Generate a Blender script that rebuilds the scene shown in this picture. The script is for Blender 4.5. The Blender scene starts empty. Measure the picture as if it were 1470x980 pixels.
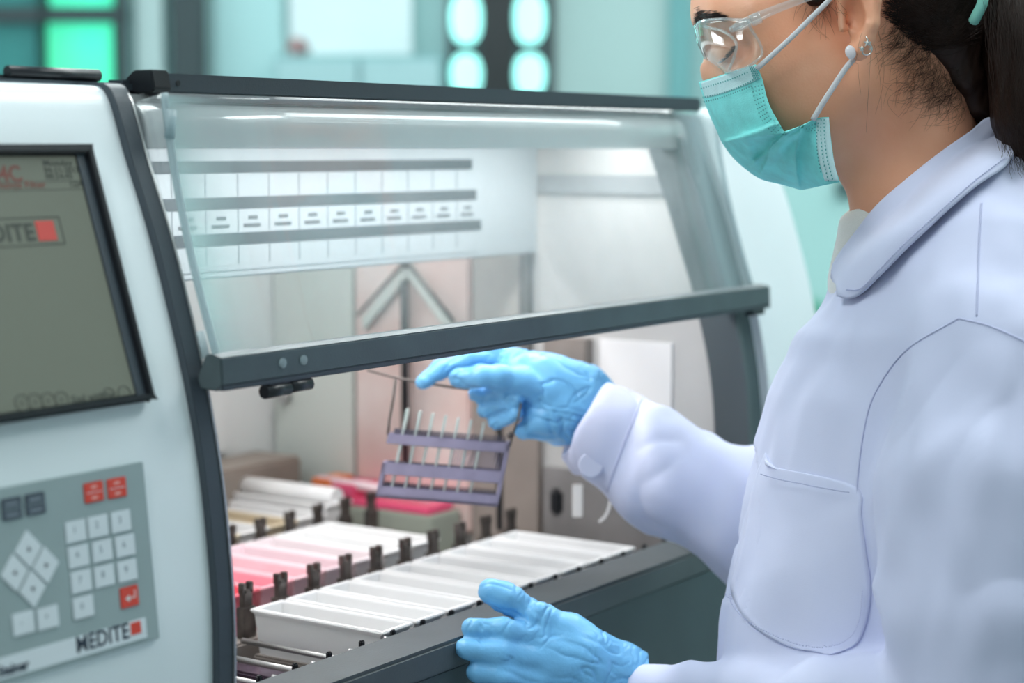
import bpy, bmesh, math, random
import numpy as np
from mathutils import Vector, Matrix
from mathutils.bvhtree import BVHTree
import openvdb as vdb
random.seed(7); rng = np.random.default_rng(7)
S = bpy.context.scene; COL = S.collection

# ------------------------------------------------------------------ camera
F = 2714.0; CAMZ = 1.45
TH = math.atan(275/F); AZ = math.radians(34.2)
fw = np.array([math.cos(AZ)*math.cos(TH), math.sin(AZ)*math.cos(TH), -math.sin(TH)])
rt = np.array([math.sin(AZ), -math.cos(AZ), 0.0]); up = np.cross(rt, fw)
CAMP = np.array([0, 0, CAMZ])
MW = Matrix(((rt[0], up[0], -fw[0], 0), (rt[1], up[1], -fw[1], 0), (rt[2], up[2], -fw[2], CAMZ), (0, 0, 0, 1)))
cd = bpy.data.cameras.new('camera'); cam = bpy.data.objects.new('camera', cd); COL.objects.link(cam)
cam.matrix_world = MW; cd.sensor_width = 36; cd.lens = F/1470*36; cd.clip_start = .05; cd.clip_end = 60
cd.dof.use_dof = True; cd.dof.focus_distance = 1.50; cd.dof.aperture_fstop = 3.6
S.camera = cam
# ------------------------------------------------------------------ light and exposure
S.view_settings.view_transform = 'Standard'; S.view_settings.look = 'None'
S.view_settings.gamma = 1; S.view_settings.exposure = 0.0; S.view_settings.use_curve_mapping = False
w = bpy.data.worlds.new('world'); S.world = w; w.use_nodes = True
w.node_tree.nodes['Background'].inputs[0].default_value = (.82, .95, 1.0, 1)
w.node_tree.nodes['Background'].inputs[1].default_value = .36
S.cycles.max_bounces = 8; S.cycles.transparent_max_bounces = 16; S.cycles.use_denoising = True
S.cycles.sample_clamp_indirect = 4; S.cycles.caustics_reflective = False; S.cycles.caustics_refractive = False
def area(name, loc, rot, sx, sy, power, col):
    d = bpy.data.lights.new(name, 'AREA'); d.shape = 'RECTANGLE'; d.size = sx; d.size_y = sy; d.energy = power; d.color = col
    o = bpy.data.objects.new(name, d); COL.objects.link(o); o.location = loc; o.rotation_euler = rot; return o
area('ceiling_lamp_light', (.2, .9, 2.72), (0, 0, AZ), 1.3, .35, 15, (.95, 1, 1))
area('ceiling_lamp_light', (1.9, .1, 2.72), (0, 0, AZ), 1.3, .35, 14, (.95, 1, 1))
area('ceiling_lamp_light', (2.6, 1.9, 2.72), (0, 0, AZ), 1.3, .35, 16, (.95, 1, 1))
area('ceiling_lamp_light', (3.6, 3.2, 2.72), (0, 0, AZ), 1.3, .35, 11, (.85, 1, 1))
area('ceiling_lamp_light', (3.7, 1.0, 2.72), (0, 0, 0), 2.3, .8, 19, (.95, 1, 1))  # added, placed so that the hood bend reflects it as a highlight
area('chamber_lamp_light', (1.37, 1.045, CAMZ+.030), (0, 0, 0), .70, .03, 2.35, (1, .98, .98))
area('chamber_lamp_light', (1.37, 1.30, CAMZ+.030), (0, 0, 0), .70, .06, 1.7, (1, .97, .96))
lw_ = area('added_left_fill_light', tuple(np.array([math.cos(AZ)*3.5-math.sin(AZ)*3.54, math.sin(AZ)*3.5+math.cos(AZ)*3.54, 1.72])), (0, 0, 0), 1.8, 1.3, 74, (.90, .97, 1))  # added fill from the left, gives the coat directional shading
lw_.rotation_euler = Vector((-math.sin(AZ), math.cos(AZ), .12)).to_track_quat('Z', 'Y').to_euler()

# ------------------------------------------------------------------ helpers
def W(px, py, d):
    return CAMP + d*(fw + rt*(px-735)/F - up*(py-490)/F)
def ray(px, py): return fw + rt*(px-735)/F - up*(py-490)/F
def cc(px, py, d): return np.array([(px-735)/F*d, -(py-490)/F*d, -d])
def V3(X, Y, z): return (X, Y, CAMZ+z)

def sm(a, b, x):
    t = np.clip((x-a)/(b-a), 0, 1); return t*t*(3-2*t)

MATS = {}
def mat(name, col, rough=.5, metal=0, noise=0, nscale=20, bump=0, bscale=60, spec=.5, sss=0, emit=None, es=1, col2=None, sheen=0, coat=0, stretch=None):
    if name in MATS: return MATS[name]
    m = bpy.data.materials.new(name); m.use_nodes = True; nt = m.node_tree; b = nt.nodes['Principled BSDF']
    b.inputs['Base Color'].default_value = (*col, 1); b.inputs['Roughness'].default_value = rough
    b.inputs['Metallic'].default_value = metal; b.inputs['Specular IOR Level'].default_value = spec
    if sss:
        b.inputs['Subsurface Weight'].default_value = sss; b.inputs['Subsurface Radius'].default_value = (.012, .005, .003); b.inputs['Subsurface Scale'].default_value = 1
    if sheen: b.inputs['Sheen Weight'].default_value = sheen
    if coat: b.inputs['Coat Weight'].default_value = coat; b.inputs['Coat Roughness'].default_value = .15
    if emit is not None:
        b.inputs['Emission Color'].default_value = (*emit, 1); b.inputs['Emission Strength'].default_value = es
    tc = nt.nodes.new('ShaderNodeTexCoord'); src = tc.outputs['Object']
    if stretch:
        mp = nt.nodes.new('ShaderNodeMapping'); mp.inputs['Scale'].default_value = stretch
        nt.links.new(src, mp.inputs[0]); src = mp.outputs[0]
    if noise or col2:
        n = nt.nodes.new('ShaderNodeTexNoise'); n.inputs['Scale'].default_value = nscale; n.inputs['Detail'].default_value = 5
        nt.links.new(src, n.inputs['Vector'])
        mx = nt.nodes.new('ShaderNodeMix'); mx.data_type = 'RGBA'
        c2 = col2 if col2 else tuple(max(0, c*(1-noise)) for c in col)
        mx.inputs[6].default_value = (*col, 1); mx.inputs[7].default_value = (*c2, 1)
        rp = nt.nodes.new('ShaderNodeMapRange'); rp.inputs[1].default_value = .35; rp.inputs[2].default_value = .65
        nt.links.new(n.outputs[0], rp.inputs[0]); nt.links.new(rp.outputs[0], mx.inputs[0]); nt.links.new(mx.outputs[2], b.inputs['Base Color'])
    if bump:
        n = nt.nodes.new('ShaderNodeTexNoise'); n.inputs['Scale'].default_value = bscale; n.inputs['Detail'].default_value = 4
        nt.links.new(src, n.inputs['Vector'])
        bp = nt.nodes.new('ShaderNodeBump'); bp.inputs['Strength'].default_value = bump; bp.inputs['Distance'].default_value = .002
        nt.links.new(n.outputs[0], bp.inputs['Height']); nt.links.new(bp.outputs[0], b.inputs['Normal'])
    MATS[name] = m; return m
def clear(name, tint=(.97, .99, .99), haze=.05, hcol=(.8, .85, .86), gl=1.0, rough=.03, scratches=True, ior=1.49, hscale=9):
    if name in MATS: return MATS[name]
    m = bpy.data.materials.new(name); m.use_nodes = True; nt = m.node_tree; nt.nodes.clear()
    out = nt.nodes.new('ShaderNodeOutputMaterial'); tr = nt.nodes.new('ShaderNodeBsdfTransparent'); tr.inputs[0].default_value = (*tint, 1)
    g = nt.nodes.new('ShaderNodeBsdfGlossy'); g.inputs['Roughness'].default_value = rough; g.inputs[0].default_value = (gl, gl, gl, 1)
    lw = nt.nodes.new('ShaderNodeLayerWeight'); lw.inputs[0].default_value = .5      # thin sheet: the same fresnel from both sides
    pw = nt.nodes.new('ShaderNodeMath'); pw.operation = 'POWER'; pw.inputs[1].default_value = 4.5; nt.links.new(lw.outputs['Facing'], pw.inputs[0])
    f0 = ((ior-1)/(ior+1))**2; fr = nt.nodes.new('ShaderNodeMapRange'); fr.inputs[3].default_value = f0; fr.inputs[4].default_value = .9; nt.links.new(pw.outputs[0], fr.inputs[0])
    m1 = nt.nodes.new('ShaderNodeMixShader'); nt.links.new(fr.outputs[0], m1.inputs[0]); nt.links.new(tr.outputs[0], m1.inputs[1]); nt.links.new(g.outputs[0], m1.inputs[2])
    df = nt.nodes.new('ShaderNodeBsdfDiffuse'); df.inputs[0].default_value = (*hcol, 1)
    tl = nt.nodes.new('ShaderNodeBsdfTranslucent'); tl.inputs[0].default_value = (*hcol, 1)
    ad = nt.nodes.new('ShaderNodeMixShader'); ad.inputs[0].default_value = .4; nt.links.new(df.outputs[0], ad.inputs[1]); nt.links.new(tl.outputs[0], ad.inputs[2])
    m2 = nt.nodes.new('ShaderNodeMixShader'); nt.links.new(m1.outputs[0], m2.inputs[1]); nt.links.new(ad.outputs[0], m2.inputs[2])
    m2.inputs[0].default_value = haze
    if scratches:
        tc = nt.nodes.new('ShaderNodeTexCoord'); n = nt.nodes.new('ShaderNodeTexNoise'); n.inputs['Scale'].default_value = hscale; n.inputs['Detail'].default_value = 6
        nt.links.new(tc.outputs['Object'], n.inputs['Vector'])
        v = nt.nodes.new('ShaderNodeTexVoronoi'); v.inputs['Scale'].default_value = 70
        nt.links.new(tc.outputs['Object'], v.inputs['Vector'])
        sp = nt.nodes.new('ShaderNodeMapRange'); sp.inputs[1].default_value = .045; sp.inputs[2].default_value = .02; sp.inputs[3].default_value = 0; sp.inputs[4].default_value = .35
        nt.links.new(v.outputs['Distance'], sp.inputs[0])
        mr = nt.nodes.new('ShaderNodeMapRange'); mr.inputs[1].default_value = .3; mr.inputs[2].default_value = .75; mr.inputs[3].default_value = haze*.35; mr.inputs[4].default_value = haze*1.8
        nt.links.new(n.outputs[0], mr.inputs[0])
        a = nt.nodes.new('ShaderNodeMath'); a.operation = 'ADD'; nt.links.new(mr.outputs[0], a.inputs[0]); nt.links.new(sp.outputs[0], a.inputs[1])
        nt.links.new(a.outputs[0], m2.inputs[0])
    nt.links.new(m2.outputs[0], out.inputs[0]); MATS[name] = m; return m

def link(name, me, m, parent=None, mw=None, smooth=False):
    o = bpy.data.objects.new(name, me); COL.objects.link(o)
    if m: me.materials.append(m)
    if smooth:
        for p in me.polygons: p.use_smooth = True
    if parent is not None: o.parent = parent; o.matrix_parent_inverse = parent.matrix_basis.inverted()
    if mw is not None: o.matrix_basis = mw
    return o
def empty(name, loc, label, cat, group=None, rz=0):
    o = bpy.data.objects.new(name, None); COL.objects.link(o); o.location = loc; o.rotation_euler[2] = rz
    o.empty_display_size = .05; o['label'] = label; o['category'] = cat
    if group: o['group'] = group
    return o
def tag(o, label, cat, group=None, kind=None):
    o['label'] = label; o['category'] = cat
    if group: o['group'] = group
    if kind: o['kind'] = kind
    return o
def struct(o): o['kind'] = 'structure'; return o

class MB:
    def __init__(s): s.v = []; s.f = []; s.sm = []
    def add(s, vs, fs, smooth=False):
        n = len(s.v); s.v += [tuple(map(float, v)) for v in vs]; s.f += [tuple(n+i for i in f) for f in fs]; s.sm += [smooth]*len(fs); return s
    def box(s, a, b, fr=None):
        x0, y0, z0 = a; x1, y1, z1 = b
        vs = [(x0,y0,z0),(x1,y0,z0),(x1,y1,z0),(x0,y1,z0),(x0,y0,z1),(x1,y0,z1),(x1,y1,z1),(x0,y1,z1)]
        if fr is not None: vs = [fr(*v) for v in vs]
        return s.add(vs, [(0,3,2,1),(4,5,6,7),(0,1,5,4),(1,2,6,5),(2,3,7,6),(3,0,4,7)])
    def prism(s, prof, x0, x1, fr=None, smooth=False):   # profile (y,z) extruded along x
        n = len(prof); vs = [(x0, y, z) for y, z in prof]+[(x1, y, z) for y, z in prof]
        if fr is not None: vs = [fr(*v) for v in vs]
        s.add(vs, [(i, (i+1) % n, n+(i+1) % n, n+i) for i in range(n)], smooth)
        s.add(vs, [tuple(range(n))[::-1], tuple(range(n, 2*n))]); return s
    def tube(s, pts, r, n=10, cap=True):
        pts = [np.array(p, float) for p in pts]; R = r if hasattr(r, '__len__') else [r]*len(pts)
        vs = []; prev = None
        for i, p in enumerate(pts):
            t = pts[min(i+1, len(pts)-1)]-pts[max(i-1, 0)]; t = t/(np.linalg.norm(t)+1e-12)
            a = np.array([0, 0, 1.]) if prev is None else prev
            if abs(a@t) > .95: a = np.array([1., 0, 0])
            u = a-(a@t)*t; u /= np.linalg.norm(u); prev = u; q = np.cross(t, u)
            for k in range(n):
                an = 2*math.pi*k/n; vs.append(p+R[i]*(math.cos(an)*u+math.sin(an)*q))
        fs = [(i*n+k, i*n+(k+1) % n, (i+1)*n+(k+1) % n, (i+1)*n+k) for i in range(len(pts)-1) for k in range(n)]
        s.add(vs, fs, True)
        if cap: s.add(vs[:n], [tuple(range(n))[::-1]]); s.add(vs[-n:], [tuple(range(n))])
        return s
    def cyl(s, c, axis, r, h, n=20, r2=None):
        c = np.array(c, float); a = np.array(axis, float); a /= np.linalg.norm(a)
        return s.tube([c, c+a*h], [r, r if r2 is None else r2], n)
    def build(s, name, m, parent=None, bevel=0, seg=2):
        me = bpy.data.meshes.new(name); me.from_pydata(s.v, [], s.f)
        me.polygons.foreach_set('use_smooth', s.sm); me.update()
        bm = bmesh.new(); bm.from_mesh(me); bmesh.ops.remove_doubles(bm, verts=bm.verts, dist=1e-6)
        bmesh.ops.recalc_face_normals(bm, faces=bm.faces)
        if bevel:
            es = [e for e in bm.edges if len(e.link_faces) == 2 and e.calc_face_angle(0) > .6]
            bmesh.ops.bevel(bm, geom=es, offset=bevel, segments=seg, affect='EDGES', clamp_overlap=True)
        bm.to_mesh(me); bm.free()
        return link(name, me, m, parent)

def text(name, s, size, m, fr, parent, align='LEFT', bold=0, ext=.00012, sx=1, sp=1):
    c = bpy.data.curves.new(name, 'FONT'); c.body = s; c.size = size; c.extrude = ext; c.align_x = align; c.offset = bold; c.space_character = sp; c.resolution_u = 3
    o = bpy.data.objects.new(name, c); COL.objects.link(o)
    bpy.context.view_layer.update()
    me = bpy.data.meshes.new_from_object(o.evaluated_get(bpy.context.evaluated_depsgraph_get())); COL.objects.unlink(o); bpy.data.objects.remove(o)
    for v in me.vertices: v.co = Vector(fr(v.co.x*sx, v.co.y, v.co.z))
    me.materials.clear()
    return link(name, me, m, parent)

# ---- signed distance toolkit, all in metres in one right-handed frame whose rotation is MW
class SDF:
    def __init__(s, lo, hi, h):
        s.lo = np.array(lo, float); s.h = h; n = np.ceil((np.array(hi)-s.lo)/h).astype(int)+1
        s.X, s.Y, s.Z = np.meshgrid(*[(s.lo[i]+h*np.arange(n[i])).astype(np.float32) for i in range(3)], indexing='ij', sparse=True)
        s.d = np.full(n, 9., np.float32)
    def smin(s, e, k):
        if k <= 0: s.d = np.minimum(s.d, e); return
        h = np.clip(.5+.5*(s.d-e)/k, 0, 1); s.d = e*h+s.d*(1-h)-k*h*(1-h)
        s.d = s.d.astype(np.float32)
    def smax(s, e, k):
        h = np.clip(.5-.5*(s.d+e)/k, 0, 1); s.d = (s.d*(1-h)-e*h+k*h*(1-h)).astype(np.float32)
    def cone(s, a, b, ra, rb):
        ab = b-a; L = float(ab@ab)+1e-12
        t = ((s.X-a[0])*ab[0]+(s.Y-a[1])*ab[1]+(s.Z-a[2])*ab[2])/L; t = np.clip(t, 0, 1)
        return np.sqrt((s.X-a[0]-t*ab[0])**2+(s.Y-a[1]-t*ab[1])**2+(s.Z-a[2]-t*ab[2])**2)-(ra+t*(rb-ra))
    def chain(s, pts, k=.01, kk=None, sub=False):   # pts: (px,py,d,r_px)
        e = None
        q = [(cc(p[0], p[1], p[2]), p[3]*p[2]/F) for p in pts]
        if len(q) == 1: q = q*2
        for (a, ra), (b, rb) in zip(q[:-1], q[1:]):
            c = s.cone(a, b, ra, rb)
            if e is None: e = c
            else:
                K = kk or .006; h = np.clip(.5+.5*(e-c)/K, 0, 1); e = c*h+e*(1-h)-K*h*(1-h)
        (s.smax if sub else s.smin)(e, k)
    def ell(s, c, ax, k=.01, rot=0, sub=False):     # c=(px,py,d) ax metres, rot about view axis (radians, ccw)
        c = cc(*c); ca, sa = math.cos(rot), math.sin(rot)
        x = (s.X-c[0])*ca+(s.Y-c[1])*sa; y = -(s.X-c[0])*sa+(s.Y-c[1])*ca; z = s.Z-c[2]
        q = np.sqrt((x/ax[0])**2+(y/ax[1])**2+(z/ax[2])**2); g = np.sqrt((x/ax[0]**2)**2+(y/ax[1]**2)**2+(z/ax[2]**2)**2)+1e-9
        (s.smax if sub else s.smin)(q*(q-1)/g, k)
    def mesh(s, name, m, parent=None, disp=None, smooth_it=0):
        h3 = 3*s.h
        G = vdb.FloatGrid(background=h3); G.copyFromArray(np.clip(s.d, -h3, h3).astype(np.float32))
        p, _, q = G.convertToPolygons(isovalue=0.0, adaptivity=0)
        p = p*s.h+s.lo
        me = bpy.data.meshes.new(name); me.from_pydata(p.tolist(), [], q[:, ::-1].tolist()); me.update()
        nv = len(me.vertices)
        if smooth_it:
            e = np.empty(len(me.edges)*2, int); me.edges.foreach_get('vertices', e); e = e.reshape(-1, 2)
            cnt = np.bincount(e.ravel(), minlength=nv)[:, None]
            for _ in range(smooth_it):
                a = np.zeros((nv, 3))
                for ax in range(3): a[:, ax] = np.bincount(e[:, 0], p[e[:, 1], ax], nv)+np.bincount(e[:, 1], p[e[:, 0], ax], nv)
                p = p*.4+.6*a/np.maximum(cnt, 1)
            me.vertices.foreach_set('co', p.ravel()); me.update()
        if disp is not None:
            nr = np.empty(nv*3); me.vertices.foreach_get('normal', nr); nr = nr.reshape(-1, 3)
            p = p+nr*disp(p, nr)[:, None]
            me.vertices.foreach_set('co', p.ravel()); me.update()
        # to world
        R = np.array(MW)[:3, :3]; me.vertices.foreach_set('co', (p@R.T+CAMP).ravel()); me.update()
        return link(name, me, m, parent, smooth=True)
def pix(p): return 735+F*p[:, 0]/-p[:, 2], 490-F*p[:, 1]/-p[:, 2]
def vnoise(p, seed=0):
    i = np.floor(p).astype(np.int64); f = p-i; f = f*f*(3-2*f); r = 0
    for dx in (0, 1):
        for dy in (0, 1):
            for dz in (0, 1):
                n = (i[:, 0]+dx)*374761393+(i[:, 1]+dy)*668265263+(i[:, 2]+dz)*2147483647+seed*144665
                n = (n ^ (n >> 13))*1274126177 & 0x7fffffff; n = (n ^ (n >> 16)) & 0xffff
                wt = (f[:, 0] if dx else 1-f[:, 0])*(f[:, 1] if dy else 1-f[:, 1])*(f[:, 2] if dz else 1-f[:, 2])
                r = r+wt*n/65535.
    return r*2-1
def crease(p, nr, lines):
    """folds that run along polylines on the cloth: (points, width px, height m [, one-sided])"""
    x, y = pix(p); out = np.zeros(len(p)); face = np.clip(nr[:, 2]*2.5, 0, 1)
    for L in lines:
        pts, wd, amp = L[:3]; best = np.full(len(p), 1e9); sgn = np.zeros(len(p)); tt = np.zeros(len(p)); n = len(pts)-1
        for i in range(n):
            ax, ay = pts[i]; bx, by = pts[i+1]; dx, dy = bx-ax, by-ay; t = np.clip(((x-ax)*dx+(y-ay)*dy)/(dx*dx+dy*dy), 0, 1)
            ex, ey = x-ax-t*dx, y-ay-t*dy; d = np.hypot(ex, ey); m = d < best; best[m] = d[m]; sgn[m] = np.sign(dx*ey-dy*ex)[m]; tt[m] = ((i+t)/n)[m]
        fade = np.clip(np.minimum(tt, 1-tt)*5, .0, 1) if not (len(L) > 4) else 1
        if len(L) > 3 and L[3]: g = np.where(sgn*L[3] > 0, np.exp(-best/(wd*2.2)), np.exp(-(best/(wd*.35))**2))
        else: g = np.exp(-(best/wd)**2)
        out += amp*g*fade*face
    return out

def interp(pts, t):
    pts = np.array(pts, float); n = len(pts); s = np.r_[0, np.cumsum(np.linalg.norm(np.diff(pts[:, :2], axis=0), axis=1))]; s /= s[-1]
    return np.stack([np.interp(t, s, pts[:, i]) for i in range(pts.shape[1])], -1)
def catmull(pts, n):
    pts = np.array(pts, float); P = np.vstack([2*pts[0]-pts[1], pts, 2*pts[-1]-pts[-2]]); out = []
    m = len(pts)-1
    for k in range(n+1):
        t = k/n*m; i = min(int(t), m-1); u = t-i; a, b, c, d = P[i:i+4]
        out.append(.5*((2*b)+(-a+c)*u+(2*a-5*b+4*c-d)*u*u+(-a+3*b-3*c+d)*u**3))
    return np.array(out)
def sheet(name, G, m, parent, th=.0015, smooth=True, flip=False):
    """grid of world points G[i][j] -> sheet of real thickness"""
    G = np.array(G, float); a, b, _ = G.shape
    du = np.gradient(G, axis=0); dv = np.gradient(G, axis=1); n = np.cross(du, dv); n /= np.linalg.norm(n, axis=2, keepdims=True)+1e-12
    if flip: n = -n
    H = G-n*th; vs = np.vstack([G.reshape(-1, 3), H.reshape(-1, 3)]); o = a*b; fs = []
    for i in range(a-1):
        for j in range(b-1):
            q = (i*b+j, (i+1)*b+j, (i+1)*b+j+1, i*b+j+1); fs.append(q); fs.append(tuple(o+k for k in q[::-1]))
    def rim(ix):
        for p, q in zip(ix[:-1], ix[1:]): fs.append((p, q, o+q, o+p))
    rim([j for j in range(b)]); rim([(a-1)*b+j for j in range(b)]); rim([i*b for i in range(a)]); rim([i*b+b-1 for i in range(a)])
    me = bpy.data.meshes.new(name); me.from_pydata(vs.tolist(), [], fs); me.update()
    bm = bmesh.new(); bm.from_mesh(me); bmesh.ops.recalc_face_normals(bm, faces=bm.faces); bm.to_mesh(me); bm.free()
    return link(name, me, m, parent, smooth=smooth)
def bvh_of(o):
    me = o.data; return BVHTree.FromPolygons([v.co[:] for v in me.vertices], [p.vertices[:] for p in me.polygons])
def cast(bvh, px, py, off=0.0, default=None):
    r = ray(px, py); r = r/np.linalg.norm(r); h = bvh.ray_cast(Vector(CAMP), Vector(r))
    if h[0] is None: return default
    return np.array(h[0])+np.array(h[1])*off*(1 if np.dot(np.array(h[1]), r) < 0 else -1)
def patch(name, bvh, A, B, m, parent, off=.003, th=.003, nu=16, nv=24, lift=None, smooth_it=2):
    """cloth piece laid on a body: rows run from curve A to curve B (pixel curves, same direction)"""
    Ac = interp(catmull(A, 60), np.linspace(0, 1, nv)); Bc = interp(catmull(B, 60), np.linspace(0, 1, nv)); G = np.zeros((nv, nu, 3)); ok = np.zeros((nv, nu), bool); DD = np.zeros((nv, nu))
    P = np.zeros((nv, nu, 2))
    for i in range(nv):
        for j in range(nu):
            t = j/(nu-1); P[i, j] = Ac[i]*(1-t)+Bc[i]*t; h = cast(bvh, *P[i, j])
            if h is not None: DD[i, j] = (h-CAMP)@fw; ok[i, j] = True
    if not ok.all():
        good = np.argwhere(ok)
        for i, j in np.argwhere(~ok):
            q = good[np.argmin(((good-[i, j])**2).sum(1))]; DD[i, j] = DD[q[0], q[1]]
    for _ in range(smooth_it):
        E_ = np.pad(DD, 1, mode='edge'); DD = (E_[:-2, 1:-1]+E_[2:, 1:-1]+E_[1:-1, :-2]+E_[1:-1, 2:]+DD*2)/6
    for i in range(nv):
        for j in range(nu):
            l = off+(lift(i/(nv-1), j/(nu-1)) if lift else 0); G[i, j] = W(P[i, j, 0], P[i, j, 1], DD[i, j]-l)
    c = np.cross(G[1, 0]-G[0, 0], G[0, 1]-G[0, 0]); return sheet(name, G, m, parent, th, flip=(c@fw > 0))

# ------------------------------------------------------------------ materials
m_white = mat('white_enamel', (.84, .92, .95), .36, noise=.04, nscale=6, coat=.2)
m_dark = mat('anthracite_plastic', (.045, .06, .075), .42, bump=.15, bscale=900)
m_dark2 = mat('dark_green_grey_paint', (.055, .085, .095), .45, bump=.15, bscale=700, noise=.2, nscale=12)
m_rim = mat('worn_grey_rim', (.085, .105, .115), .42, noise=.25, nscale=14, bump=.1, bscale=500)
m_bar = mat('grey_bar_paint', (.07, .10, .11), .38, noise=.2, nscale=25, bump=.1, bscale=600)
m_black = mat('black_plastic', (.012, .014, .018), .35)
m_steel = mat('brushed_steel', (.55, .55, .55), .35, metal=.9, noise=.2, nscale=30, stretch=(1, 1, 8))
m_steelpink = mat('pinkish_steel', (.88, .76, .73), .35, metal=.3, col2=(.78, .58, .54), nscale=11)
m_wallgrey = mat('chamber_light_grey', (.55, .55, .54), .5, noise=.12, nscale=9)
m_wallgreen = mat('chamber_pale_green', (.66, .72, .68), .5, noise=.06, nscale=5)
m_wallwhite = mat('chamber_white', (.80, .83, .82), .5, noise=.05, nscale=6)
m_brown = mat('brown_block_plastic', (.33, .28, .24), .55, noise=.15, nscale=12)
m_taupe = mat('taupe_plate', (.27, .24, .22), .5, noise=.25, nscale=14)
m_tray = mat('white_tray_plastic', (.93, .93, .93), .3, sss=.0)
m_traypink = mat('pink_stained_plastic', (.95, .66, .71), .3, noise=.12, nscale=25)
m_clip = mat('dark_stained_steel', (.16, .14, .13), .4, metal=.6, noise=.5, nscale=60)
m_chart = mat('chart_paper', (.42, .47, .49), .6, noise=.03, nscale=8)
m_band = mat('chart_dark_band', (.05, .07, .08), .5)
m_line = mat('chart_rule_line', (.28, .32, .34), .6)
m_print = mat('chart_print', (.10, .12, .13), .6)
m_skin = mat('skin', (.86, .44, .28), .46, col2=(.80, .365, .215), nscale=16, bump=.12, bscale=500, sss=.12)
m_coat = mat('lab_coat_cotton', (.64, .675, .88), .8, noise=.03, nscale=14, bump=.10, bscale=1400, sheen=.15)
m_glove = mat('blue_nitrile', (.20, .56, .94), .36, noise=.14, nscale=30, bump=.15, bscale=350)
m_hair = mat('dark_brown_hair', (.026, .012, .008), .5, noise=.4, nscale=50, stretch=(4, 4, 1), spec=.3)
m_mask = mat('turquoise_mask_fabric', (.27, .90, .88), .75, noise=.18, nscale=55, bump=.25, bscale=900)
m_maskpale = mat('pale_mask_edge', (.62, .88, .90), .75, noise=.08, nscale=90, bump=.25, bscale=900)
m_maskdot = mat('mask_weld_dot', (.08, .38, .38), .7)
m_elastic = mat('white_elastic', (.82, .82, .85), .75, bump=.6, bscale=2500)
m_shirt = mat('white_jersey', (.93, .92, .89), .85, bump=.3, bscale=900)
m_acr = clear('clear_acrylic', haze=.085, hcol=(.80, .86, .88))
m_acredge = clear('acrylic_edge', tint=(.75, .85, .87), haze=.5, hcol=(.66, .76, .79), scratches=False)
m_goggle = clear('clear_polycarbonate', haze=.04, scratches=False, rough=.04, ior=1.6)
m_goggle2 = clear('polycarbonate_edge', haze=.22, hcol=(.75, .8, .82), scratches=False, rough=.08, ior=1.7)
m_slide = clear('slide_glass', tint=(.9, .96, .95), haze=.75, hcol=(.78, .86, .84), scratches=False)

# ------------------------------------------------------------------ the room (turned 34 degrees to the machine)
def RW(a, h, z): return np.array([math.cos(AZ)*h+math.sin(AZ)*a, math.sin(AZ)*h-math.cos(AZ)*a, z])   # a right, h ahead, z up
HB = 5.0
def onb(px, py, h=HB):      # point of the back wall (local a, z) under a pixel
    r = ray(px, py); hd = r[0]*math.cos(AZ)+r[1]*math.sin(AZ); k = h/hd; p = CAMP+r*k; return (p[0]*math.sin(AZ)-p[1]*math.cos(AZ), p[2])
m_wall = mat('room_wall_paint', (.30, .50, .50), .7, noise=.05, nscale=2)
m_walll = mat('room_wall_pale', (.60, .78, .77), .7, noise=.05, nscale=2)
m_floor = mat('floor_vinyl', (.42, .48, .48), .4, noise=.1, nscale=3)
m_ceil = mat('ceiling_tiles', (.75, .82, .82), .8)
struct(MB().box((-3.6, -1.2, -.05), (3.6, HB, 0), RW).build('floor', m_floor))
struct(MB().box((-3.6, -1.2, 2.8), (3.6, HB, 2.85), RW).build('ceiling', m_ceil))
struct(MB().box((-3.65, HB, 0), (3.65, HB+.1, 2.8), RW).build('wall_back', m_wall))
struct(MB().box((-3.7, -1.2, 0), (-3.6, HB, 2.8), RW).build('wall_left', m_wall))
struct(MB().box((3.6, -1.2, 0), (3.7, HB, 2.8), RW).build('wall_right', m_walll))
m_lampw = mat('lamp_diffuser', (.9, .9, .9), .5, emit=(.95, 1, 1), es=3.5); m_frame = mat('dark_window_frame', (.035, .055, .06), .5)
for i, (x, y, t) in enumerate(((.2, .9, 'above the left part of the machine'), (1.9, .1, 'above the woman'), (2.6, 1.9, 'above the rear right of the machine'), (3.6, 3.2, 'near the back wall'))):
    e = empty('ceiling_lamp', (x, y, 2.8), 'flat white rectangular ceiling lamp '+t, 'lamp', 'ceiling lamps', AZ)
    MB().box((-.7, -.22, -.05), (.7, .22, 0)).build('lamp_frame', m_ceil, None).parent = e
    MB().box((-.66, -.18, -.056), (.66, .18, -.051)).build('diffuser', m_lampw, None).parent = e
def panel(name, px0, py0, px1, py1, m, d0=.0, d1=.03, parent=None, h=HB, bevel=0, zlo=None, zhi=None):
    a0, z1 = onb(px0, py0, h); a1, z0 = onb(px1, py1, h)
    if zlo is not None: z0 = zlo
    if zhi is not None: z1 = zhi
    return MB().box((min(a0, a1), h-d1, min(z0, z1)), (max(a0, a1), h-d0, max(z0, z1)), RW).build(name, m, parent, bevel)
m_green = mat('lit_green_pane', (.1, .5, .3), .4, emit=(.07, .95, .50), es=.75, col2=(.05, .6, .45), nscale=4)
m_lite = mat('lit_cyan_pane', (.3, .7, .7), .4, emit=(.35, 1, .90), es=1.6)
m_pane = mat('dim_teal_pane', (.05, .24, .23), .3); m_pale = mat('pale_teal_board', (.50, .66, .66), .6, noise=.1, nscale=5)
m_pale2 = mat('whiteboard_surface', (.64, .75, .77), .4, noise=.06, nscale=4); m_tealg = mat('muted_teal_front', (.22, .42, .44), .6, noise=.2, nscale=5)
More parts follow.
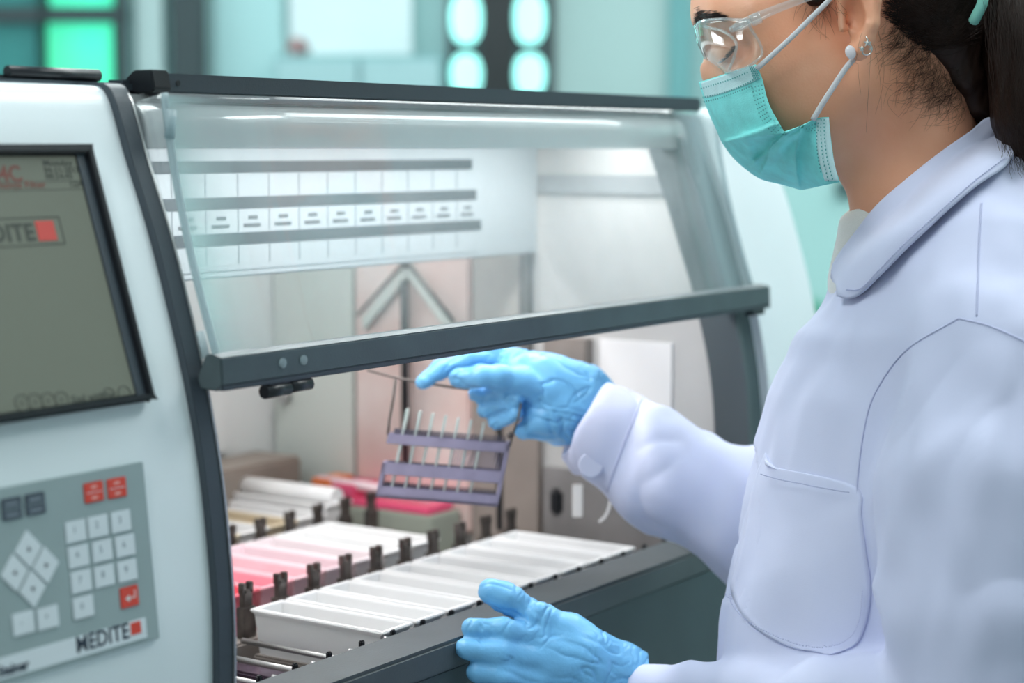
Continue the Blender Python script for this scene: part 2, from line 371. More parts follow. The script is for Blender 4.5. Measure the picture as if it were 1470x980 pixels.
# left lit window with dark frame
wn = struct(panel('window_1', -260, -320, 182, 150, m_pane, 0, .02, zlo=.95))
for (x0, x1) in ((-260, -240), (-95, -70), (60, 72), (166, 186)): panel('window_frame', x0, -320, x1, 150, m_frame, .02, .07, wn, zlo=.95)
for (y0, y1) in ((-330, -300), (-150, -128), (12, 34), (126, 160)): panel('window_frame', -260, y0, 186, y1, m_frame, .02, .06, wn)
for (x0, x1) in ((-240, -95), (-70, 60), (72, 166)):
    for k, (y0, y1) in enumerate(((-300, -150), (-128, 12), (34, 126))):
        panel('pane', x0, y0, x1, y1, m_green if x0 == 72 and k > 0 else m_pane, .025, .03, wn)
struct(panel('trim_1', 186, -600, 243, 400, m_pale, 0, .03, zlo=0, zhi=2.8))
struct(panel('trim_2', 243, -600, 302, 400, m_frame, 0, .08, zlo=0, zhi=2.8))
struct(panel('trim_3', 302, -600, 412, 400, mat('column_teal', (.35, .57, .58), .6), 0, .03, zlo=0, zhi=2.8))
# unseen window added on the left wall to carry the side fill light
w2 = struct(MB().box((-3.60, 2.55, 1.0), (-3.58, 4.45, 1.05), RW).build('added_window_2', m_ceil))
for (h0, h1, z0, z1) in ((2.55, 2.60, 1.05, 2.4), (4.40, 4.45, 1.05, 2.4), (3.47, 3.52, 1.05, 2.4), (2.55, 4.45, 2.4, 2.45)): MB().box((-3.60, h0, z0), (-3.57, h1, z1), RW).build('window_frame', m_ceil, w2)
# whiteboard
wb = tag(panel('whiteboard', 415, -200, 592, 78, m_pale2, .0, .03), 'pale whiteboard on the far wall between two dark posts', 'whiteboard')
panel('board_tray', 415, 78, 592, 84, m_pale, 0, .06, wb)
cb = tag(panel('wall_cupboard', 412, 86, 640, 200, m_tealg, .0, .25), 'muted teal cupboard below the whiteboard on the far wall', 'cupboard')
panel('cupboard_door', 415, 92, 525, 198, mat('cupboard_front', (.33, .52, .54), .5), .25, .265, cb); panel('cupboard_door', 530, 92, 636, 198, MATS['cupboard_front'], .25, .265, cb)
bx = tag(panel('storage_box', 428, 62, 452, 85, mat('box_dull_red', (.35, .22, .22), .6), .10, .25, bevel=.01), 'small dull red box on top of the teal cupboard', 'box')
# door with lit round-ended glass
dr = struct(panel('door_1', 640, -500, 795, 900, m_frame, 0, .04, zlo=0, zhi=2.4))
def oval(px, py, w_, h_, parent):
    a, z = onb(px, py); ps = []
    A = abs(onb(px+w_/2, py)[0]-a); Bz = abs(onb(px, py-h_/2)[1]-z)
    for k in range(24):
        t = 2*math.pi*k/24; ps.append((a+A*math.copysign(abs(math.cos(t))**.8, math.cos(t)), z+Bz*math.copysign(abs(math.sin(t))**.8, math.sin(t))))
    vs = [RW(x, HB-.055, y) for x, y in ps]+[RW(x, HB-.045, y) for x, y in ps]
    return MB().add(vs, [tuple(range(24)), tuple(range(24, 48))[::-1]]+[(i, (i+1) % 24, 24+(i+1) % 24, 24+i) for i in range(24)]).build('lit_pane', m_lite, parent)
for x in (670, 760):
    for y, h_ in ((28, 74), (108, 60), (-62, 74), (-150, 74)): oval(x, y, 44, h_, dr)
panel('door_post', 692, -500, 737, 900, mat('near_black_post', (.012, .018, .02), .5), .04, .12, dr, zlo=0, zhi=2.4)
struct(panel('trim_4', 798, -600, 962, 400, mat('wall_grey_teal', (.38, .54, .53), .7), 0, .02, zlo=0, zhi=2.8))
struct(panel('trim_5', 964, -600, 986, 400, mat('dark_teal_strip', (.13, .34, .35), .6), 0, .05, zlo=0, zhi=2.8))
struct(panel('trim_6', 1125, -600, 1900, 700, mat('bright_turquoise', (.36, .60, .585), .6), 0, .02, zlo=0, zhi=2.8))
sw = tag(panel('wall_socket', 1196, 258, 1226, 280, mat('socket_dark', (.06, .12, .12), .5), .02, .05, bevel=.008), 'small dark socket on the turquoise wall behind her chin', 'socket')
sg = tag(panel('door_plate', 1156, 430, 1176, 452, mat('plate_green', (.03, .35, .22), .5), .02, .05, bevel=.008), 'small green plate on the turquoise wall beside the coat', 'plate')

e = empty('ceiling_lamp', (3.7, 1.0, 2.8), 'long flat ceiling lamp added for the highlight along the machine hood', 'lamp', 'ceiling lamps', 0)  # unseen lamp, added for the reflection in the hood bend
MB().box((-1.2, -.46, -.05), (1.2, .46, 0)).build('lamp_frame', m_ceil, None).parent = e
MB().box((-1.16, -.42, -.056), (1.16, .42, -.051)).build('diffuser', m_lampw, None).parent = e
# ------------------------------------------------------------------ bench + machine
bench = empty('lab_bench', (1.3, 1.3, 0), 'white laboratory bench carrying the staining machine', 'bench')
MB().box((.1, .885, .80), (2.02, 1.85, .829)).build('bench_top', m_white, bench, .004)
for x in (.2, 1.9):
    for y in (.95, 1.72): MB().box((x, y, 0), (x+.05, y+.05, .7995)).build('leg', m_steel, bench)
mach = empty('staining_machine', (1.37, 1.3, .83), 'white and anthracite automatic slide staining machine with screen, keypad and clear lid', 'machine')
PROF = [(1.03, .046), (1.012, .0455), (1.003, .043), (.9965, .035), (.9905, .020), (.981, -.007), (.961, -.056), (.942, -.114), (.927, -.168), (.915, -.226), (.908, -.284), (.905, -.330), (.906, -.40), (.912, -.62)]
PS = catmull(PROF, 48).tolist()
def shell(dy=0, dz=0): return [V3(0, y+dy, z+dz)[1:] for y, z in PS]
def body_prof(dy=0.0): return shell(dy)+[(1.70, CAMZ-.62), (1.70, CAMZ+.046)]
MB().prism(body_prof(), .40, .957, smooth=False).build('console_housing', m_white, mach)
MB().prism(body_prof(.0), 1.806, 1.975).build('side_housing', m_white, mach)
def trim_strip(x0, x1, dy, name, m):      # curved strip following the profile, 18 mm deep
    a = [(y-dy, z+.002*(z > CAMZ-.6)) for y, z in shell()]; b = [(y+.055, max(z-.006, CAMZ-.62)) for y, z in shell()]
    return MB().prism(a+b[::-1], x0, x1).build(name, m, mach, .0015)
trim_strip(.957, .974, .006, 'console_trim', m_dark); trim_strip(1.762, 1.806, .004, 'console_trim', m_dark2)
# thin grey inlay line along the left trim
MB().prism([(y-.0075, z) for y, z in shell()][6:]+[(y-.005, z) for y, z in shell()][6:][::-1], .9715, .9735).build('trim_inlay', m_steel, mach)
# right housing moulding
MB().prism([(y-.012, max(z-.004, CAMZ-.62)) for y, z in shell()]+[(y+.03, max(z-.02, CAMZ-.62)) for y, z in shell()][::-1], 1.812, 1.86).build('housing_moulding', m_white, mach, .003)
# chamber shell
MB().box(V3(.974, 1.545, -.62), V3(1.762, 1.56, .046)).build('chamber_back', m_wallwhite, mach)
MB().box(V3(.974, .94, -.50), V3(1.762, 1.545, -.47)).build('chamber_floor', m_taupe, mach)
MB().box(V3(.974, 1.014, .040), V3(1.806, 1.70, .046)).build('roof', m_white, mach)
MB().prism([(y+.016, z) for y, z in shell() if CAMZ-.47 < z < CAMZ+.040]+[(1.545, CAMZ-.47), (1.545, CAMZ+.040)], 1.755, 1.762).build('chamber_side_wall', m_wallgrey, mach)
MB().prism([(y+.02, z) for y, z in shell() if CAMZ-.47 < z < CAMZ+.040]+[(1.545, CAMZ-.47), (1.545, CAMZ+.040)], .974, .980).build('chamber_side_wall', m_wallwhite, mach)
lamp = MB().box(V3(1.01, 1.025, .032), V3(1.73, 1.065, .040)).build('chamber_lamp', m_white, mach)
MB().box(V3(1.0, 1.105, .014), V3(1.75, 1.145, .040)).build('upper_fascia', m_wallgrey, mach, .003)
MB().box(V3(.976, .999, .004), V3(1.745, 1.003, .040)).build('upper_valance', mat('fascia_beige', (.42, .42, .42), .5), mach, .001)
MB().box(V3(1.01, 1.27, .032), V3(1.73, 1.33, .040)).build('chamber_lamp', m_white, mach)
# right wall panels seen obliquely
def wp(name, y0, y1, z0, z1, x, m, bevel=.001): return MB().box(V3(x, y0, z0), V3(1.7549, y1, z1)).build(name, m, mach, bevel)
wp('wall_band', .953, 1.163, -.048, -.027, 1.749, mat('band_grey', (.25, .27, .28), .5))
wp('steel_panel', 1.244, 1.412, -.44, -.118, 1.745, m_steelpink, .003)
wp('grey_panel', 1.176, 1.240, -.23, -.118, 1.746, mat('panel_grey', (.42, .40, .38), .5, noise=.15))
wp('panel_border', 1.164, 1.176, -.28, -.110, 1.744, mat('border_dark', (.14, .14, .14), .5))
wp('lower_panel', 1.150, 1.240, -.46, -.233, 1.744, mat('taupe_panel', (.36, .31, .28), .45, noise=.25, nscale=10))
wp('lower_slot', 1.198, 1.206, -.43, -.30, 1.742, m_black)
wp('pale_panel', 1.418, 1.542, -.46, -.0, 1.748, m_wallgreen)
wp('notice_sheet', .985, 1.075, -.36, -.205, 1.752, mat('sheet_white', (.80, .80, .80), .6), 0)
wp('clamp_block', 1.085, 1.140, -.245, -.205, 1.738, m_taupe)
wp('skirting_plate', .95, 1.145, -.46, -.352, 1.746, mat('skirting_grey', (.26, .25, .25), .45, noise=.3, nscale=12))
wp('rubber_plug', 1.118, 1.135, -.405, -.375, 1.742, m_black, .004)
ch = MB()
for (y0, y1) in ((1.326, 1.394), (1.326, 1.262)):
    s = np.sign(y1-y0)
    ch.prism([(y0, CAMZ-.128), (y1, CAMZ-.196), (y1-s*.002, CAMZ-.212), (y0, CAMZ-.146)], 1.735, 1.743)
ch.build('chevron_bracket', m_wallgreen, mach, .001)
ce = MB()
for (y0, y1) in ((1.326, 1.398), (1.326, 1.258)): ce.tube([V3(1.733, y0, -.127), V3(1.733, y1, -.194)], .0022, 8)
ce.tube([V3(1.733, 1.326, -.122), V3(1.733, 1.326, -.135)], .005, 10)
ce.build('bracket_rods', m_clip, mach)
MB().tube([V3(1.73, 1.326, -.150), V3(1.73, 1.326, -.37)], .0048, 12).build('lift_rod', m_black, mach)
# back wall pieces
MB().box(V3(1.0, 1.47, -.46), V3(1.715, 1.544, -.365)).build('rear_block', m_brown, mach, .004)
MB().box(V3(1.45, 1.538, -.36), V3(1.66, 1.5449, -.02)).build('rear_panel', m_wallwhite, mach, .002)
MB().cyl(V3(1.745, 1.52, -.30), (-1, 0, 0), .008, .01, 14).build('rear_knob', m_steel, mach)
# chart board
cy = 1.15
MB().box(V3(1.02, cy, -.113), V3(1.742, cy+.006, .008)).build('chart_board', m_chart, mach, .0015)
def by_px(px, py, Y=cy): r = ray(px, py); p = r*Y/r[1]; return p[0], p[2]
for nm, (xl, yl), (xr, yr) in (('a', (282, 241), (677, 235)), ('b', (282, 292), (683, 280)), ('c', (282, 346), (690, 322))):
    zc = (by_px(xl, yl)[1]+by_px(xr, yr)[1])/2
    MB().box(V3(1.04, cy-.0008, zc-.0052), V3(by_px(xr, yr)[0], cy, zc+.0052)).build('chart_band', m_band, mach)
zb = [ (by_px(282, a)[1]+by_px(680, b)[1])/2 for a, b in ((241, 235), (292, 280), (346, 322), (392, 362))]
ln = MB()
x = 1.050
while x < 1.63:
    for k in range(3): ln.box(V3(x, cy-.0006, zb[k+1]+.006), V3(x+.0012, cy, zb[k]-.006))
    x += .0415
ln.box(V3(1.04, cy-.0006, zb[3]), V3(1.63, cy, zb[3]+.001)); ln.build('chart_rules', m_line, mach)['kind'] = 'stuff'
pr = MB(); x = 1.056
while x < 1.61:
    zc = (zb[1]+zb[2])/2
    pr.box(V3(x+.008, cy-.0006, zc+.001), V3(x+.02, cy, zc+.004)); pr.box(V3(x+.002, cy-.0006, zc-.006), V3(x+.024, cy, zc-.003)); x += .0415
pr.build('chart_print', m_print, mach)['kind'] = 'stuff'
# front rim and front face
MB().box(V3(.960, .893, -.425), V3(1.806, .947, -.400)).build('front_rim', m_rim, mach, .003)
MB().box(V3(.974, .896, -.62), V3(1.7619, .910, -.4255)).build('front_face', m_dark2, mach)
MB().box(V3(1.0, .930, -.47), V3(1.755, .945, -.4255)).build('inner_lip', m_dark, mach)
for k in range(18):
    x = 1.01+.0415*k
    MB().box(V3(x, .947, -.405), V3(x+.005, .951, -.3975)).build('rim_peg', m_black, mach, .001)
MB().tube([V3(1.70, .93, -.35), V3(1.70, 1.0, -.30), V3(1.70, 1.04, -.31)], .004).build('side_hose', m_black, mach)

# ---- console: screen, keypad, writing
def frame2(p0, p1, off):           # plane through two (y,z) profile points; local x along X, y up the slope from p1, z outwards
    a = np.array([0, p0[0], CAMZ+p0[1]]); b = np.array([0, p1[0], CAMZ+p1[1]]); u = a-b; L = np.linalg.norm(u); u /= L
    n = np.cross(np.array([1., 0, 0]), u)
    def fr(x, y, z): return tuple(np.array([x, 0, 0])+b+u*y+n*(z+off))
    def inv(px, py):
        r = ray(px, py); t = (b+n*off-CAMP)@n/(r@n); p = CAMP+r*t; return p[0], (p-b)@u
    return fr, inv, L
fr, inv, L = frame2((.984, 0.0), (.927, -.171), .0035)
x1, yt = inv(117, 214); x2, yb = inv(205, 577)
XR = .918
scr = MB().box((.52, yb, 0), (XR, yt, .0022), fr).build('screen', m_black, mach)
m_lcd = mat('lcd_olive_grey', (.12, .135, .11), .3, noise=.12, nscale=4, emit=(.20, .22, .175), es=.26)
m_lcdink = mat('lcd_ink', (.05, .06, .05), .5); m_lcdred = mat('lcd_red_brown', (.20, .06, .045), .5); m_lcdsq = mat('lcd_red', (.50, .06, .05), .5, emit=(.5, .06, .05), es=.15)
bz = .010
MB().box((.53, yb+.006, .0022), (XR-.013, yt-.006, .003), fr).build('display', m_lcd, scr)
bb = MB(); bb.box((.52, yt-.005, 0), (XR, yt, .0085), fr).box((.52, yb, 0), (XR, yb+.004, .0085), fr).box((XR-.005, yb, 0), (XR, yt, .0085), fr).box((.52, yb, 0), (.525, yt, .0085), fr)
bb.build('bezel', m_black, scr, .001)
MB().box((XR-.013, yb+.004, .0022), (XR-.005, yt-.005, .0045), fr).build('inner_bezel', m_dark, scr)
def txt(s, px, py, size, m, bold=0, align='LEFT', sx=1, par=None, F_=None, I_=None, z=.0032, sp=1):
    I_ = I_ or inv; F_ = F_ or fr
    x, y = I_(px, py); return text('writing', s, size, m, lambda a, b, c: F_(x+a, y+b, z+c), par or scr, align, bold, .0001, sx, sp)
txt('TST44C', 29, 262, .0155, m_lcdred, .0004, 'RIGHT', 1.0)
txt('Monday', 58, 240, .0058, m_lcdink, .0001, sx=1.3, sp=1.1); txt('04-11-2013', 60, 250, .0058, m_lcdink, .0001, sx=1.05, sp=1.1); txt('08:24:45', 62, 259, .0058, m_lcdink, .0001, sx=1.1, sp=1.1)
txt('Change Filter', 62, 271, .0068, m_lcdred, .00012, 'RIGHT', sx=1.1, sp=1.1); txt('1234', 96, 270, .0062, m_lcdink, .0001, sx=1)
x, y = inv(60, 274); MB().box((.53, y-.0004, .003), (XR-.013, y, .0032), fr).build('screen_rule', m_lcdink, scr)
x, y = inv(60, 262); MB().box((.53, y-.0004, .003), (XR-.013, y, .0032), fr).build('screen_rule', m_lcdink, scr)
xa, ya = inv(90, 352); xb, yb2 = inv(84, 317)
lo = MB(); q = .0007
lo.box((.60, ya, .003), (xa, ya+q, .0033), fr).box((.60, ya+.0187, .003), (xa, ya+.0187+q, .0033), fr).box((xa-q, ya, .003), (xa, ya+.0187, .0033), fr); lo.build('logo_box', m_lcdink, scr)
MB().box((xa-.022, ya+.003, .003), (xa-.0065, ya+.0165, .0035), fr).build('logo_square', m_lcdsq, scr)
text('writing', 'MEDITE', .0165, m_lcdink, lambda a, b, c: fr(xa-.0245+a, ya+.0038+b, .0033+c), scr, 'RIGHT', .0005, .0001, 1.0, 1.08)
txt('End with:', 100, 580, .0068, m_lcdink, .0001, sx=1.05, sp=1.1); txt('Esc', 147, 574, .0068, m_lcdink, .0001, sx=1.05)
for i, px in enumerate((27, 46, 65, 84, 152, 174)):
    x, y = inv(px, 580-i*1.5 if i < 4 else 570-(i-4)*3); rr = MB(); pts = [fr(x+.0055*math.cos(t), y+.0055*math.sin(t), .0033) for t in np.linspace(0, 2*math.pi, 21)]
    rr.tube(pts, .0003, 4, False); rr.build('screen_button', m_lcdink, scr)
    if i < 4: text('writing', '<<>>'[i], .006, m_lcdink, lambda a, b, c: fr(x-.002+a, y-.0022+b, .0033+c), scr)
txt('Change', -2, 597, .0062, m_lcdink, .0001, 'RIGHT') if False else None

fr2, inv2, L2 = frame2((.9180, -.207), (.9050, -.332), .0040)
xk, _ = inv2(198, 664); _, kt = inv2(198, 664); _, kb = inv2(222, 918); XK = .9025
m_foil = mat('keypad_foil_grey_green', (.34, .43, .44), .5, noise=.05, nscale=20)
kp = MB().box((.60, kb, -.004), (XK, kt, .0), fr2).build('keypad', m_foil, mach, .0006)
m_key = mat('white_key', (.74, .81, .85), .45); m_keyr = mat('red_key', (.75, .07, .04), .45); m_keyd = mat('dark_key', (.07, .09, .12), .45); m_kink = mat('key_ink', (.30, .36, .40), .5); m_logo = mat('logo_ink', (.03, .045, .07), .5)
def key(px, py, w_, h_, m, rot=0, lab=None, ink=None, ls=.006):
    x, y = inv2(px, py); c, s_ = math.cos(rot), math.sin(rot)
    def fk(a, b, z): return fr2(x+a*c-b*s_, y+a*s_+b*c, z)
    MB().box((-w_/2, -h_/2, 0), (w_/2, h_/2, .0009), fk).build('key', m, kp, .0012 if rot == 0 else .0008)
    if lab: text('key_symbol', lab, ls, ink or m_kink, lambda a, b, z: fr2(x-.003+a, y-.001+b, .00095+z), kp)
KW, KH = .0178, .0142
for r, row in enumerate((((108, 762), (140, 755), (173, 748)), ((112, 798), (146, 790), (179, 783)), ((116, 834), (149, 826), (182, 819)))):
    for c, (px, py) in enumerate(row): key(px, py, KW, KH, m_key, 0, str(r*3+c+1), m_kink, .0065)
key(119, 871, KW, KH, m_key, 0, '0'); key(33, 894, KW, KH, m_key, 0, '-'); key(68, 886, KW, KH, m_key, 0, '+')
for px, py in ((134, 706), (167, 700)):
    key(px, py, .0172, .0132, m_keyr); x, y = inv2(px, py); MB().box((x-.007, y-.0002, .0009), (x+.007, y+.0002, .001), fr2).build('key_line', m_key, kp)
    for dy in (.0025, -.0045): MB().box((x-.0025, y+dy, .0009), (x+.0025, y+dy+.0018, .001), fr2).build('key_print', mat('key_print_pink', (.85, .4, .36), .5), kp)
key(185, 856, .0165, .0138, m_keyr); x, y = inv2(186, 856)
m_keyw = mat('key_white_print', (.8, .8, .8), .5)
MB().box((x-.002, y-.0012, .0009), (x+.0045, y-.0004, .0011), fr2).box((x+.0038, y-.0012, .0009), (x+.0045, y+.004, .0011), fr2).build('key_symbol', m_keyw, kp)
MB().add([fr2(x-.005, y-.0008, .0011), fr2(x-.001, y+.0016, .0011), fr2(x-.001, y-.0032, .0011)], [(0, 1, 2)]).build('key_symbol', m_keyw, kp)
for px, py in ((16, 730), (50, 723)):
    key(px, py, .0165, .0138, m_keyd); x, y = inv2(px, py); MB().box((x-.007, y-.0002, .0009), (x+.007, y+.0002, .001), fr2).build('key_line', m_foil, kp)
    for dy in (.0025, -.0045): MB().box((x-.005, y+dy, .0009), (x+.005, y+dy+.0014, .001), fr2).build('key_print', mat('key_print_grey', (.25, .3, .34), .5), kp)
def diamond(px, py, sym):
    x, y = inv2(px, py); pts = [(0, .0125), (.0112, 0), (0, -.0125), (-.0112, 0)]
    MB().add([fr2(x+a, y+b, 0) for a, b in pts]+[fr2(x+a, y+b, .0009) for a, b in pts], [(3, 2, 1, 0), (4, 5, 6, 7), (0, 1, 5, 4), (1, 2, 6, 5), (2, 3, 7, 6), (3, 0, 4, 7)]).build('arrow_key', m_key, kp, .0008)
    t = [(0, .0022), (.0018, -.0012), (-.0018, -.0012)]; c, s_ = math.cos(sym), math.sin(sym)
    MB().add([fr2(x+a*c-b*s_, y+a*s_+b*c, .001) for a, b in t], [(0, 1, 2)]).build('key_symbol', m_logo, kp)
diamond(40, 788, 0); diamond(20, 822, math.pi/2); diamond(65, 811, -math.pi/2); diamond(46, 845, math.pi)
# logo strip
x, y = inv2(208, 886); _, y2 = inv2(208, 916)
sb = MB().box((.60, y2+.0005, 0), (x, y, .0006), fr2).build('logo_strip', m_key, kp)
xs, ys = inv2(194, 902); MB().box((xs-.0045, ys-.0035, .0006), (xs+.0045, ys+.0045, .001), fr2).build('logo_square', m_keyr, kp)
text('writing', 'MEDITE', .0148, m_logo, lambda a, b, c: fr2(xs-.0062+a, ys-.0046+b, .0008+c), kp, 'RIGHT', .00025, .0001, .92, 1.03)
text('writing', 'Stainer', .0088, m_logo, lambda a, b, c: fr2(inv2(40, 950)[0]+a, ys-.0055+b, .0008+c), kp, 'RIGHT', .0003, .0001, 1.0)

# hinge on the machine top, left
hg = MB(); hg.box(V3(.86, 1.035, .046), V3(.985, 1.075, .052)); hg.build('top_hinge', m_black, mach, .002)
MB().tube([V3(.90, 1.036, .054), V3(.985, 1.036, .054)], .0045, 12).build('hinge_barrel', m_black, mach)
MB().box(V3(.80, 1.03, .046), V3(1.02, 1.10, .049)).build('hinge_plate', m_dark, mach)

# ---- lid
LX0, LX1 = .976, 1.797
lid = MB()
LP = [(.9605, .040), (.958, .020), (.9525, -.012), (.945, -.045), (.934, -.085), (.921, -.125), (.9085, -.160)]
LPc = catmull(LP, 24)
lid = sheet('lid', [[(x, y, CAMZ+z) for x in np.linspace(LX0, LX1, 8)] for y, z in LPc], m_acr, mach, .004)
sheet('lid_side', [[(LX0+.002, y*(1-t)+(y2_)*t, CAMZ+z*(1-t)+z2*t) for t in np.linspace(0, 1, 3)] for (y, z), (y2_, z2) in zip(LPc, catmull([(.992, .033), (.985, .012), (.975, -.015), (.962, -.055), (.950, -.095), (.937, -.135), (.922, -.168)], 24))], m_acr, lid, .003)
MB().tube([V3(LX0, y-.0005, z) for y, z in LPc], .0024, 8).build('lid_edge', m_acredge, lid)
MB().tube([V3(LX0, y, z) for y, z in catmull([(.992, .033), (.985, .012), (.975, -.015), (.962, -.055), (.950, -.095), (.937, -.135), (.922, -.168)], 24)], .0018, 8).build('lid_edge', m_acredge, lid)
MB().tube([V3(LX1, y-.0005, z) for y, z in LPc], .0024, 8).build('lid_edge', m_acredge, lid)
for (y, z) in ((.9535, .018), (.9095, -.150)):
    h_ = MB(); h_.tube([V3(.9765, y+.001-.004*(z < 0)+0.0, z+.010), V3(.9765, y+.003, z-.010)] if z > 0 else [V3(.9765, .931, -.128), V3(.9765, .926, -.146)], .0038, 10); h_.build('acrylic_clip', m_acredge, lid)
MB().prism([(.905, CAMZ-.1415), (.897, CAMZ-.1435), (.896, CAMZ-.163), (.903, CAMZ-.167), (.918, CAMZ-.166), (.920, CAMZ-.158), (.912, CAMZ-.1415)], .962, 1.806).build('lid_handle', m_bar, lid, .001)
MB().box(V3(.962, .8955, -.1665), V3(1.806, .901, -.1625)).build('handle_lip', m_dark, lid, .001)
for x in (1.025, 1.048):
    MB().cyl(V3(x, .8965, -.1525), (0, -1, 0), .0036, .0012, 16).build('screw', m_acredge, lid)
MB().tube([V3(1.008, .899, -.172), V3(1.034, .899, -.172)], .0052, 8).build('catch_barrel', m_black, lid); MB().tube([V3(1.035, .899, -.171), V3(1.058, .899, -.171)], .0048, 8).build('catch_barrel', m_black, lid)
MB().box(V3(1.012, .897, -.170), V3(1.054, .905, -.165)).build('catch_plate', m_black, lid)
MB().box(V3(1.765, .895, -.172), V3(1.79, .905, -.166)).build('catch_plate', m_black, lid)
MB().box(V3(1.006, .988, .0410), V3(1.818, 1.006, .0555)).build('top_bar', m_dark, lid, .0015)
MB().prism([(.984, CAMZ+.044), (.987, CAMZ+.0575), (1.005, CAMZ+.0575), (1.018, CAMZ+.048), (1.018, CAMZ+.041), (.987, CAMZ+.041)], .990, 1.008).build('bar_end_cap', m_black, lid, .001)
MB().box(V3(1.0, .991, .0355), V3(1.80, 1.004, .0408)).build('bar_underside', mat('mauve_grey', (.13, .12, .14), .5, noise=.3, nscale=90), lid)
MB().cyl(V3(1.018, .9885, .0485), (0, -1, 0), .0022, .0012, 12).build('bar_screw', m_black, lid)
MB().box(V3(.980, 1.006, .040), V3(1.003, 1.026, .0505)).build('hinge_foot', m_dark, lid, .003)
# rounded clear bend of the fixed hood behind the lid
hp = [(1.04, .0345), (1.0, .0340), (.990, .0325), (.982, .0275), (.9775, .0190), (.976, .008), (.9755, .001)]
m_hood = clear('hood_highlight_acrylic', tint=(.93, .96, .97), haze=.45, hcol=(.95, .98, .99), scratches=False, rough=.14, ior=2.8)  # white haze and raised gloss put the bend's bright highlight into the material
sheet('hood_bend', [[(x, y, CAMZ+z) for x in np.linspace(.976, 1.765, 6)] for y, z in catmull(hp, 24)], m_hood, mach, .004)
# grey inner frame of the far cheek (rounded corner)
fp = catmull([(1.08, .020), (1.03, .021), (1.005, .012), (.996, -.005), (.98, -.045), (.962, -.095), (.943, -.150), (.925, -.22), (.917, -.29), (.914, -.40)], 40)
MB().prism([(y-.028, CAMZ+z+.004) for y, z in fp]+[(y+.012, CAMZ+z-.004) for y, z in fp][::-1], 1.745, 1.7545).build('cheek_frame', mat('cheek_grey', (.07, .09, .10), .4), mach)

# ------------------------------------------------------------------ reagent trays
def tray_mesh(w_, l_, h_, m):
    bm = bmesh.new(); t = .0052
    def ring(x, y, z): return [bm.verts.new((sx*x, sy*y, z)) for sx, sy in ((-1, -1), (1, -1), (1, 1), (-1, 1))]
    a = ring(w_/2-.004, l_/2-.008, -h_); b = ring(w_/2-.002, l_/2-.003, -.004); c = ring(w_/2, l_/2, -.003); d = ring(w_/2, l_/2, 0)
    e = ring(w_/2-t, l_/2-t, 0); f = ring(w_/2-t-.002, l_/2-.009, -h_+.003)
    for p, q in ((a, b), (b, c), (c, d), (d, e), (e, f)):
        for i in range(4): bm.faces.new((p[i], p[(i+1) % 4], q[(i+1) % 4], q[i]))
    bm.faces.new(a[::-1]); bm.faces.new(f)
    bmesh.ops.recalc_face_normals(bm, faces=bm.faces)
    bmesh.ops.bevel(bm, geom=[e for e in bm.edges if e.calc_face_angle(0) > .5], offset=.0009, segments=2, affect='EDGES')
    me = bpy.data.meshes.new('tray'); bm.to_mesh(me); bm.free(); me.materials.append(m); return me
ordn = ['nearest the screen', 'second', 'third', 'fourth', 'fifth', 'sixth', 'seventh', 'eighth', 'ninth', 'tenth']
PT = .0465
def tray_row(x0, n, yc, ln_, ms, lab, grp, z=-.400, names=ordn, w=.0425, h=.046):
    cache = {}
    for i in range(n):
        m = ms[i] if isinstance(ms, list) else ms
        if m.name not in cache:
            cache[m.name] = tray_mesh(w, ln_, h, m)
        e = bpy.data.objects.new('reagent_tray', cache[m.name]); COL.objects.link(e); e.location = V3(x0+PT*i, yc, z); tag(e, lab % names[i], 'tray', grp)
tray_row(1.236, 9, 1.0295, .148, m_tray, 'white open reagent tray in the front row, %s tray from the screen end', 'white trays in the front row', names=['first', 'second', 'third', 'fourth', 'fifth', 'sixth', 'seventh', 'eighth', 'ninth'])
pk = [mat('magenta_stained_plastic', (.95, .20, .26), .3, noise=.2, nscale=30), mat('rose_stained_plastic', (.96, .50, .56), .3), m_traypink, mat('faint_pink_plastic', (.92, .76, .80), .3), mat('palest_pink_plastic', (.90, .82, .84), .3), m_tray, m_tray]
kk = ['magenta stained', 'rose pink', 'light pink', 'faintly pink', 'palest pink', 'white sixth', 'white far end']
# middle row carries dye: tray and liquid
cacheL = MB().box((-.0195, -.064, -.014), (.0195, .064, -.010))
for i in range(7):
    me = tray_mesh(.0445, .150, .046, pk[i]); o = bpy.data.objects.new('reagent_tray', me); COL.objects.link(o); o.location = V3(1.255+PT*i, 1.222, -.400)
    tag(o, kk[i]+' reagent tray in the middle row behind the clips', 'tray', 'trays in the middle row')
    if i < 3:
        q = MB().box((-.0195, -.066, -.013), (.0195, .066, -.010)).build('dye', mat('dye_%d' % i, ((.80, .02, .08), (.9, .15, .25), (.92, .5, .55))[i], .1), None); q.parent = o
for i in range(5):
    m_ = [mat('tan_stained_plastic', (.72, .62, .45), .4), m_tray, MATS['tan_stained_plastic'], m_tray, m_tray][i]
    o = bpy.data.objects.new('reagent_tray', tray_mesh(.0445, .150, .046, m_)); COL.objects.link(o); o.location = V3(1.43+PT*i, 1.405, -.400 if i < 4 else -.392)
    tag(o, ['tan stained tray at the near end of the rear row', 'white tray between two tan trays, rear row', 'tan stained tray in the middle of the rear row', 'white tray second from the wall in the rear row', 'raised white tray at the wall end of the rear row'][i], 'tray', 'trays in the rear row')
    if i == 4:
        MB().tube([(-.0, -.07, .004), (.0, .07, .004)], .012, 14).build('tray_cover', m_tray, None).parent = o
